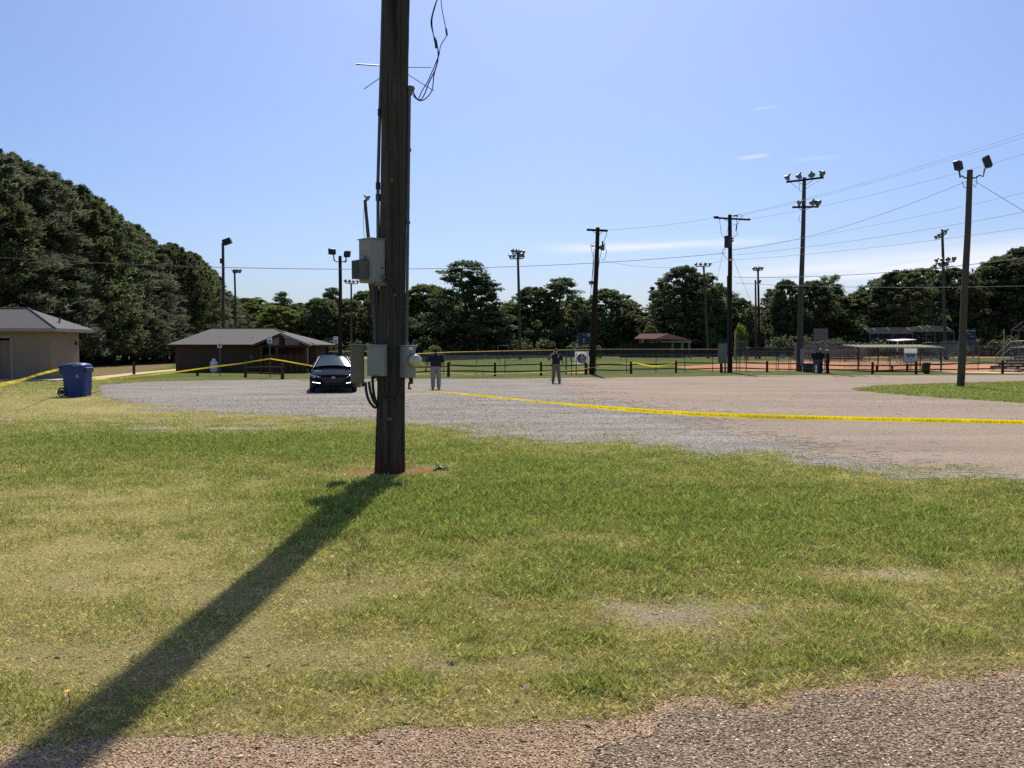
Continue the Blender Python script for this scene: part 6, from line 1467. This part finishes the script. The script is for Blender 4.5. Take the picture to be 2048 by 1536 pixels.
for u in (-260, -150, -70, -5, 50, 110, 160, 205, 250, 290, 330, 365, 395):
    y = 51 * 1680 / (1024 - u) + random.uniform(-2, 2); H = left_h(u, y, 4 + random.uniform(0, 12)); x = at(u, 700, y).x
    tree('wood_interior_tree', 'near', 11 + k % 3, x, y, H, random.uniform(12, 15), f"leafy tree inside the left-hand wood, {(ORD[::-1])[27 - k]} of its back row from the right end", ML_dark, group=gl); k += 1
# low dark undergrowth filling the wood's edge
C = []
for q in range(330):
    u = random.uniform(-260, 470); dep = random.uniform(47, 60); y = dep * 1680 / (1024 - u); p = at(u, 700, y); C.append((p.x, y, random.uniform(.2, 5.0)))
C = np.array(C); me = leaves_mesh('woodland_undergrowth', C, np.random.default_rng(8).uniform(.9, 2.0, len(C)), 90, .26, 8)
tag(mesh_obj('woodland_undergrowth', me, ML_dark), 'dark tangled undergrowth beneath the left-hand wood', 'undergrowth', kind='stuff')
# a little light-barked snag at the edge of the wood
b = G(329, 727); m = MB(); m.tube([b, b + Vector((.05, 0, 1.2)), b + Vector((-.1, 0, 2.0)), b + Vector((-.2, 0, 2.9))], [.09, .08, .06, .03], 7); m.tube([b + Vector((.0, 0, 1.5)), b + Vector((.3, 0, 1.1))], .04, 6); single('dead_snag', m, M_bark, 'slim pale dead trunk at the shaded edge of the left wood', 'dead tree', loc=b)

# the treeline beyond the fields: (u, v of top, width px, kind, seed, leaf, label or None)
TL = [
 (430, 588, 60, 'pine', 21, ML_dark, 'dark pine crown showing just right of the left-hand wood'),
 (500, 596, 96, 'broad', 1, ML_light, 'yellow-green broadleaf tree directly behind the brown building ridge'),
 (556, 612, 84, 'broad', 2, ML_light, 'second yellow-green tree right behind the brown building roof'),
 (566, 588, 50, 'pine', 22, ML_dark, None), (600, 606, 72, 'broad', 3, ML_mid, None), (640, 596, 70, 'broad', 4, ML_mid, None), (612, 634, 74, 'broad', 2, ML_dark, 'round dark tree above the timber porch'),
 (663, 577, 52, 'pine', 21, ML_dark, 'rounded dark tree top just left of the twin-lamp pole'), (700, 600, 66, 'broad', 1, ML_mid, None), (728, 582, 62, 'broad', 4, ML_mid, None), (690, 640, 66, 'broad', 3, ML_light, None), (770, 580, 74, 'broad', 2, ML_mid, None), (806, 585, 70, 'broad', 3, ML_mid, None),
 (852, 569, 96, 'broad', 4, ML_light, 'bright-edged broadleaf tree just right of the big front pole'),
 (928, 528, 118, 'pine', 22, ML_pine, 'tallest dark pine left of the centre floodlight pole'), (962, 556, 92, 'pine', 21, ML_pine, 'dark pine leaning against the tallest pine on its right'), (905, 600, 80, 'broad', 1, ML_dark, None),
 (1000, 612, 60, 'broad', 2, ML_mid, None), (1026, 604, 66, 'broad', 3, ML_mid, None), (1066, 574, 84, 'broad', 4, ML_dark, 'broad dark tree just right of the centre floodlight pole'), (1122, 558, 92, 'pine', 21, ML_mid, 'spreading open-crowned tree left of the leaning power pole'),
 (1160, 600, 70, 'broad', 1, ML_mid, None), (1214, 577, 96, 'broad', 3, ML_dark, 'rounded dark tree behind the leaning power pole'), (1254, 600, 70, 'broad', 2, ML_mid, None), (1290, 636, 60, 'broad', 4, ML_mid, None), (1302, 652, 30, 'broad', 1, ML_light, 'small bright green sapling above the maroon pavilion roof'),
 (1328, 572, 72, 'pine', 22, ML_pine, 'dark tree at the left shoulder of the tall clump above the pavilion'), (1366, 533, 104, 'broad', 2, ML_dark, 'tall domed dark tree above the maroon pavilion'), (1404, 548, 92, 'broad', 1, ML_dark, 'dark tree behind the slim leaning floodlight pole'), (1440, 574, 78, 'broad', 3, ML_dark, None), (1476, 596, 70, 'broad', 4, ML_dark, None), (1510, 612, 66, 'broad', 1, ML_mid, None),
 (1548, 580, 60, 'pine', 21, ML_dark, None), (1572, 560, 66, 'broad', 2, ML_dark, 'dark rounded tree top left of the tallest floodlight pole'), (1626, 562, 80, 'broad', 4, ML_dark, None), (1660, 556, 62, 'pine', 22, ML_dark, None), (1600, 606, 84, 'broad', 3, ML_mid, None), (1680, 592, 92, 'broad', 1, ML_mid, None), (1720, 584, 84, 'broad', 2, ML_mid, None),
 (1764, 556, 96, 'broad', 3, ML_dark, None), (1806, 540, 100, 'broad', 4, ML_dark, None), (1850, 536, 90, 'broad', 1, ML_mid, None), (1906, 536, 96, 'broad', 2, ML_dark, 'domed dark tree behind the far three-tier floodlight pole'), (1948, 560, 80, 'broad', 3, ML_mid, None), (1976, 536, 90, 'pine', 21, ML_dark, None), (2006, 512, 110, 'broad', 4, ML_dark, 'large dark tree rising right of the island light pole'), (2056, 494, 130, 'broad', 1, ML_dark, 'tallest dark tree at the right edge'), (2120, 500, 120, 'broad', 2, ML_dark, None)]
random.seed(21)
LMK = [(447, 'slanted-lamp pole'), (540, 'gable porch'), (680, 'twin-lamp pole by the sedan'), (785, 'big front pole'), (1036, 'centre floodlight pole'), (1194, 'leaning power pole'), (1320, 'maroon pavilion'), (1460, 'dark power pole'), (1517, 'distant dark floodlight pole'), (1605, 'tallest floodlight'), (1690, 'far scoreboard'), (1770, 'dugout'), (1888, 'three-tier floodlight'), (1932, 'island light pole')]
USED = {}
def tl_label(col, kn, u, v):
    q = min(LMK, key=lambda z: abs(z[0] - u)); rel = 'behind' if abs(q[0] - u) < 16 else ('left of' if u < q[0] else 'right of')
    for pre in ('', 'lower ' if v > 590 else 'taller ', 'small ' if v > 600 else 'broad ', 'rounded ', 'darker '):
        s = f'{pre}{col} {kn} of the treeline {rel} the {q[1]}'
        if s not in USED: break
    USED[s] = 1; return s
for i, (u, v, w, kd, sd, lm, lb) in enumerate(TL):
    Y = 178 + random.uniform(-9, 9) + (8 if lb is None else 0)
    if 1290 < u < 1310 and w < 40: Y = 158
    p = at(u, v, Y); side = 'beyond the sedan and front pole' if u < 850 else ('between the front pole and the dark power pole' if u < 1460 else 'beyond the right-hand ball fields')
    kn = {'broad': 'leafy tree', 'pine': 'open-crowned tree'}[kd]; col = {ML_dark: 'dark', ML_mid: 'mid green', ML_light: 'yellow-green', ML_pine: 'dark'}[lm]
    tree('treeline_tree', kd, sd, p.x, Y, p.z * 1.02, w * Y / FPX * 1.45, lb or tl_label(col, kn, u, v), lm, group='trees of the distant treeline')
for i, u in enumerate(range(400, 2110, 36)):       # lower trees filling the belt behind
    Y = 205 + random.uniform(-6, 10); v = np.interp(u, [400, 560, 850, 1000, 1130, 1280, 1400, 1500, 1700, 1850, 2050, 2200], [600, 600, 588, 626, 596, 640, 575, 618, 590, 565, 540, 530]) + random.uniform(-4, 12); p = at(u, v, Y)
    tree('treeline_tree', 'broad', 1 + i % 4, p.x, Y, p.z, random.uniform(72, 100) * Y / FPX, tl_label('back-row', 'tree', u, v), (ML_dark, ML_mid)[i % 2], group='trees of the distant treeline')
C = []; g = np.random.default_rng(15)
for q in range(1150):
    u = g.uniform(380, 2250); Y = g.uniform(164, 200); C.append((at(u, 700, Y).x, Y, g.uniform(.2, 9.0) * (.35 if Y < 172 else 1)))
C = np.array(C); k_ = ~((C[:, 1] < 175) & (C[:, 0] > 15) & (C[:, 0] < 38))
C = C[k_]; me = leaves_mesh('treeline_undergrowth', C, g.uniform(1.0, 2.4, len(C)), 60, .42, 16)
tag(mesh_obj('treeline_undergrowth', me, ML_dark), 'dark undergrowth along the foot of the distant treeline', 'undergrowth', kind='stuff')
p = G(868, 727); p = at(866, 700, 92); tree('shrub', 'bush', 41, p.x, 92, at(866, 690, 92).z, 50 * 92 / FPX, 'rounded olive shrub behind the officer near the front pole', ML_light, 'shrub')
p = at(1481, 700, 128); tree('shrub', 'bush', 42, p.x, 128, at(1481, 648, 128).z, 40 * 128 / FPX, 'yellowish bushy shrub right of the dark power pole', ML_light, 'shrub')
p = at(1196, 700, 126); tree('shrub', 'bush', 41, p.x, 126, at(1196, 690, 126).z, 22 * 126 / FPX, 'small shrub at the foot of the trees right of the leaning power pole', ML_mid, 'shrub')

# ================================================================== people
def person(u, v, label, face=0.0, h=1.75, heavy=1.0, shirt=(20, 22, 34), pants=(96, 90, 88), shoe=(16, 16, 18), skin=(150, 104, 84), J=None, cap=None, hair=None, loc=None, seed=0, extras=()):
    b = G(u, v) if loc is None else Vector(loc); t = thing('person', label, 'person', b, 'people on the site', face); s = h / 1.75
    j = dict(sl=(-.20, 0, 1.41), el=(-.275, .03, 1.13), wl=(-.29, -.05, .90), hl=(-.29, -.08, .82), sr=(.20, 0, 1.41), er=(.275, .03, 1.13), wr=(.29, -.05, .90), hr=(.29, -.08, .82),
             kl=(-.115, -.03, .50), al=(-.125, .03, .09), kr=(.115, -.03, .50), ar=(.125, .03, .09), head=(0, -.03, 1.625), yaw=0.0)
    j.update(J or {})
    m = MB(); samp = []                       # (point, radius, tag)
    def cap_(a, b_, ra, rb, tg, n=10):
        a, b_ = Vector(a), Vector(b_); m.tube([a.lerp(b_, k / 4) for k in range(5)], [ra + (rb - ra) * k / 4 for k in range(5)], n); m.ell(a, (ra,) * 3, 8, 6); m.ell(b_, (rb,) * 3, 8, 6)
        for k in range(7): samp.append((a.lerp(b_, k / 6), ra + (rb - ra) * k / 6, tg))
    def el_(c, d, tg): m.ell(c, d, 14, 10); samp.append((Vector(c), min(d) * 1.1, tg))
    hv = heavy; rings = [(.86, .155, .115), (.95, .17 * (1 + (hv - 1) * .9), .125 * hv), (1.03, .168 * hv, .13 * hv), (1.14, .17 * hv, .135 * hv), (1.26, .185 * (1 + (hv - 1) * .7), .13 * (1 + (hv - 1) * .6)), (1.36, .19 * (1 + (hv - 1) * .4), .12), (1.43, .15, .095), (1.475, .07, .065)]
    n = 20; vs = []; fs = []
    for z, a, d in rings: vs += [(a * math.cos(2 * math.pi * k / n), d * math.sin(2 * math.pi * k / n) - (.02 * (hv - 1) * 5 if 1.0 < z < 1.2 else 0), z) for k in range(n)]
    for i in range(len(rings) - 1):
        for k in range(n): fs.append((i * n + k, i * n + (k + 1) % n, (i + 1) * n + (k + 1) % n, (i + 1) * n + k))
    fs += [tuple(range(n - 1, -1, -1)), tuple(range(len(vs) - n, len(vs)))]; m.add(vs, fs)
    for z, a, d in rings:
        for k in range(10): samp.append((Vector((a * .75 * math.cos(k * .628), d * .75 * math.sin(k * .628), z)), a * .25, 'pants' if z < .98 else 'shirt'))
    cap_((0, .0, 1.44), (0, -.015, 1.54), .058, .055, 'skin')
    H = Vector(j['head']); el_(H, (.077, .098, .118), 'skin'); el_(H + Vector((0, -.01, -.065)), (.058, .075, .06), 'skin'); el_(H + Vector((0, -.1, -.012)), (.014, .022, .02), 'skin'); el_(H + Vector((0, -.088, -.062)), (.026, .01, .008), 'skin')
    for sx in (-1, 1): el_(H + Vector((sx * .078, .01, -.005)), (.012, .022, .032), 'skin'); el_(H + Vector((sx * .03, -.088, .012)), (.013, .008, .009), 'skin')
    for S_, E_, W_, Hd, sx in (('sl', 'el', 'wl', 'hl', -1), ('sr', 'er', 'wr', 'hr', 1)):
        a, e, w, hd = (Vector(j[k]) for k in (S_, E_, W_, Hd)); wd = 1 + (hv - 1) * .6; a.x += sx * .02 * (hv - 1) * 5
        cap_(a, a.lerp(e, .82), .066 * wd, .062 * wd, 'shirt'); cap_(a.lerp(e, .7), e, .046 * wd, .043 * wd, 'skin'); cap_(e, w, .043 * wd, .030, 'skin')
        dr = (hd - w).normalized(); sd = dr.cross(Vector((1, 0, 0))); sd = sd.normalized() if sd.length > .1 else Vector((0, 1, 0)); pm = w + dr * .05
        cap_(w + dr * .02, w + dr * .08, .026, .032, 'skin')
        for q, (o_, l_) in enumerate(((-.027, .062), (-.009, .074), (.009, .07), (.027, .056))):
            k0 = w + dr * .085 + sd * o_; k1 = k0 + dr * l_ * .5 + Vector((-sx * .006, 0, 0)); k2 = k1 + (dr * .45 + Vector((-sx * .5, 0, 0))) * l_ * .6
            cap_(k0, k1, .0095, .009, 'skin', 6); cap_(k1, k2, .009, .008, 'skin', 6)
        k0 = w + dr * .03 + sd * -.028; k1 = k0 + dr * .035 - sd * .022; cap_(k0, k1, .011, .010, 'skin', 6); cap_(k1, k1 + dr * .03 - sd * .004, .010, .009, 'skin', 6)
    for K, A, sx in (('kl', 'al', -1), ('kr', 'ar', 1)):
        kn, an = Vector(j[K]), Vector(j[A]); lw = 1 + (hv - 1) * .55; cap_((sx * .092 * lw, 0, .90), kn, .105 * lw, .082 * lw, 'pants'); cap_(kn, an + Vector((0, 0, .03)), .081 * lw, .072 * lw, 'pants')
        fy = -1; el_(an + Vector((sx * .015, -.075, -.045)), (.048, .135, .045), 'shoe'); el_(an + Vector((0, .01, -.035)), (.042, .06, .05), 'shoe')
    m.v = [p * s for p in m.v]; samp = [(p * s, r * s, g_) for p, r, g_ in samp]
    raw = m.build('raw', None, None, True); md = raw.modifiers.new('r', 'REMESH'); md.mode = 'VOXEL'; md.voxel_size = .0125; md.use_smooth_shade = True
    dg = bpy.context.evaluated_depsgraph_get(); me = bpy.data.meshes.new_from_object(raw.evaluated_get(dg)); me.name = 'body'; bpy.data.objects.remove(raw)
    nv = len(me.polygons); c = np.empty(nv * 3, np.float32); me.polygons.foreach_get('center', c); c = c.reshape(-1, 3)
    SP = np.array([p[:] for p, _, _ in samp]); SR = np.array([r for _, r, _ in samp]); tags = ['shirt', 'pants', 'skin', 'shoe']; SI = np.array([tags.index(g_) for _, _, g_ in samp])
    best = np.full(nv, 1e9); idx = np.zeros(nv, int)
    for k in range(len(SP)):
        d = np.linalg.norm(c - SP[k], axis=1) - SR[k]; u_ = d < best; best[u_] = d[u_]; idx[u_] = SI[k]
    zz = c[:, 2] / s; hem = .955; idx = np.where((idx == 0) & (zz < hem) & (np.abs(c[:, 0]) < .2 * s * hv), 1, idx); idx = np.where((idx == 1) & (zz > hem), 0, idx)
    me.materials.clear()
    for nm, col in (('shirt', shirt), ('trousers', pants), ('skin', skin), ('shoes', shoe)): me.materials.append(mat(f'cloth_{nm}_{col[0]}_{col[1]}_{col[2]}', srgb(*col), .85 if nm != 'skin' else .55, var=.12, vscale=9, bump=.25 if nm in ('shirt', 'trousers') else 0, bscale=14))
    me.polygons.foreach_set('material_index', idx.astype(np.int32)); me.update()
    o = bpy.data.objects.new('body', me); COL.objects.link(o); o.parent = t
    Hs = H * s
    def shell(top, col, name, brim=None, brimcol=None, zcut=.02, grow=1.1):
        q = MB(); n = 20; pr = []
        for k in range(8):
            a = (math.pi / 2) * k / 7 * 1.0
            pr.append((math.cos(a), math.sin(a)))
        vs = []; fs = []
        for (cr, sz) in pr: vs += [(Hs.x + .077 * grow * cr * math.cos(2 * math.pi * w / n) * s, Hs.y + .004 + .098 * grow * cr * math.sin(2 * math.pi * w / n) * s, Hs.z + (zcut + (.118 * grow - zcut) * sz) * s) for w in range(n)]
        for i in range(7):
            for w in range(n): fs.append((i * n + w, i * n + (w + 1) % n, (i + 1) * n + (w + 1) % n, (i + 1) * n + w))
        q.add(vs, fs, True); ho = q.build(name, mat(f'{name}_{col[0]}_{col[1]}_{col[2]}', srgb(*col), .85), t, True)
        if brim is not None:
            q = MB(); pts = [(Hs.x + .085 * s * math.sin(a) * 1.0, Hs.y - (.085 + brim * math.cos(a)) * s, Hs.z + (zcut + .005) * s) for a in [R(-80 + 20 * k) for k in range(9)]]
            q.slab(pts + [(Hs.x + .07 * s, Hs.y - .05 * s, Hs.z + (zcut + .012) * s), (Hs.x - .07 * s, Hs.y - .05 * s, Hs.z + (zcut + .012) * s)], (0, 0, .008)); q.build('brim', mat(f'{name}_{col[0]}_{col[1]}_{col[2]}', srgb(*col), .85), ho, True)
    if hair: shell(None, hair, 'hair', None, None, -.055 if abs(face) > 2 else .012, 1.07); 
    if cap: shell(None, cap, 'cap', .075, None, .03, 1.1)
    q = MB(); n = 20; a, d = (.172 * (1 + (hv - 1) * .9) + .006) * s, (.127 * hv + .008) * s
    q.lathe([(1.0, .955 * s), (1.0, .985 * s)], n, Matrix.Diagonal((a, d, 1, 1))); q.build('belt', M_dark, t, True)
    for (nm, c_, dim, mm) in extras: q = MB(); q.box(Vector(c_) * s, dim, 0, .004); q.build(nm, mm, t, True)
    return t
navy = (20, 23, 38)
M_badge = mat('silver_badge', srgb(210, 205, 190), .4, .5)
person(872, 778.5, 'heavyset person in navy polo and grey trousers seen from behind near the front pole', face=R(186), h=1.80, heavy=1.36, shirt=navy, pants=(150, 140, 128), hair=(24, 20, 18),
       J=dict(er=(.33, .03, 1.15), wr=(.40, -.06, .92), hr=(.41, -.09, .83), el=(-.30, .03, 1.13), wl=(-.33, -.06, .9), hl=(-.33, -.09, .82), kl=(-.12, -.04, .5), al=(-.115, .02, .09), kr=(.125, -.02, .5), ar=(.125, .04, .09)),
       extras=(('held_gloves', (.425, -.10, .79), (.07, .08, .1), M_dark), ('radio', (-.215, .02, .98), (.05, .07, .14), M_black)))
person(1112, 766.5, 'person in navy polo with a badge facing the camera, one hand raised to the ear', face=R(4), h=1.76, heavy=1.18, shirt=navy, pants=(110, 98, 92), hair=(96, 66, 48), skin=(176, 124, 100),
       J=dict(el=(-.40, -.06, 1.20), wl=(-.18, -.10, 1.48), hl=(-.12, -.10, 1.56), er=(.30, .02, 1.14), wr=(.36, -.08, .93), hr=(.37, -.12, .85), kl=(-.12, -.03, .5), al=(-.15, .0, .09), kr=(.13, -.03, .5), ar=(.17, -.02, .09)),
       extras=(('phone', (-.105, -.09, 1.58), (.02, .07, .14), M_black), ('badge', (.09, -.14, 1.33), (.05, .012, .06), M_badge), ('collar_glint', (.13, -.125, 1.40), (.07, .012, .035), mat('sun_glint_cloth', srgb(120, 120, 124), .7)), ('holster', (-.205, .0, .92), (.05, .09, .16), M_black)))  # sun glint at the shirt collar, laid on as a pale grey patch
person(1632, 746.5, 'broad person in black shirt, blue-grey jeans and dark cap, leftmost of three', face=R(160), h=1.74, heavy=1.35, shirt=(18, 20, 24), pants=(84, 94, 106), cap=(20, 20, 22), skin=(120, 82, 66),
       J=dict(el=(-.27, -.1, 1.14), wl=(-.1, -.26, 1.1), hl=(.0, -.27, 1.1), er=(.28, -.08, 1.14), wr=(.12, -.26, 1.12), hr=(.02, -.27, 1.12)), shoe=(40, 40, 42))
person(1640.5, 745.8, 'person in jeans and white-topped cap half hidden behind the broad person, middle of the group', face=R(-60), h=1.72, heavy=1.08, shirt=(20, 22, 26), pants=(70, 82, 98), cap=(205, 205, 205), skin=(130, 90, 72), shoe=(200, 200, 200),
       J=dict(er=(.26, .06, 1.13), wr=(.20, -.10, .92), hr=(.19, -.13, .84)))
person(1655, 746.8, 'person dressed all in black with a white cap, rightmost of the group of three', face=R(-130), h=1.66, heavy=1.05, shirt=(16, 17, 20), pants=(20, 21, 25), cap=(190, 188, 184), skin=(128, 90, 72),
       J=dict(el=(-.25, -.08, 1.15), wl=(-.12, -.2, 1.0), hl=(-.05, -.24, .98)))
print('done')
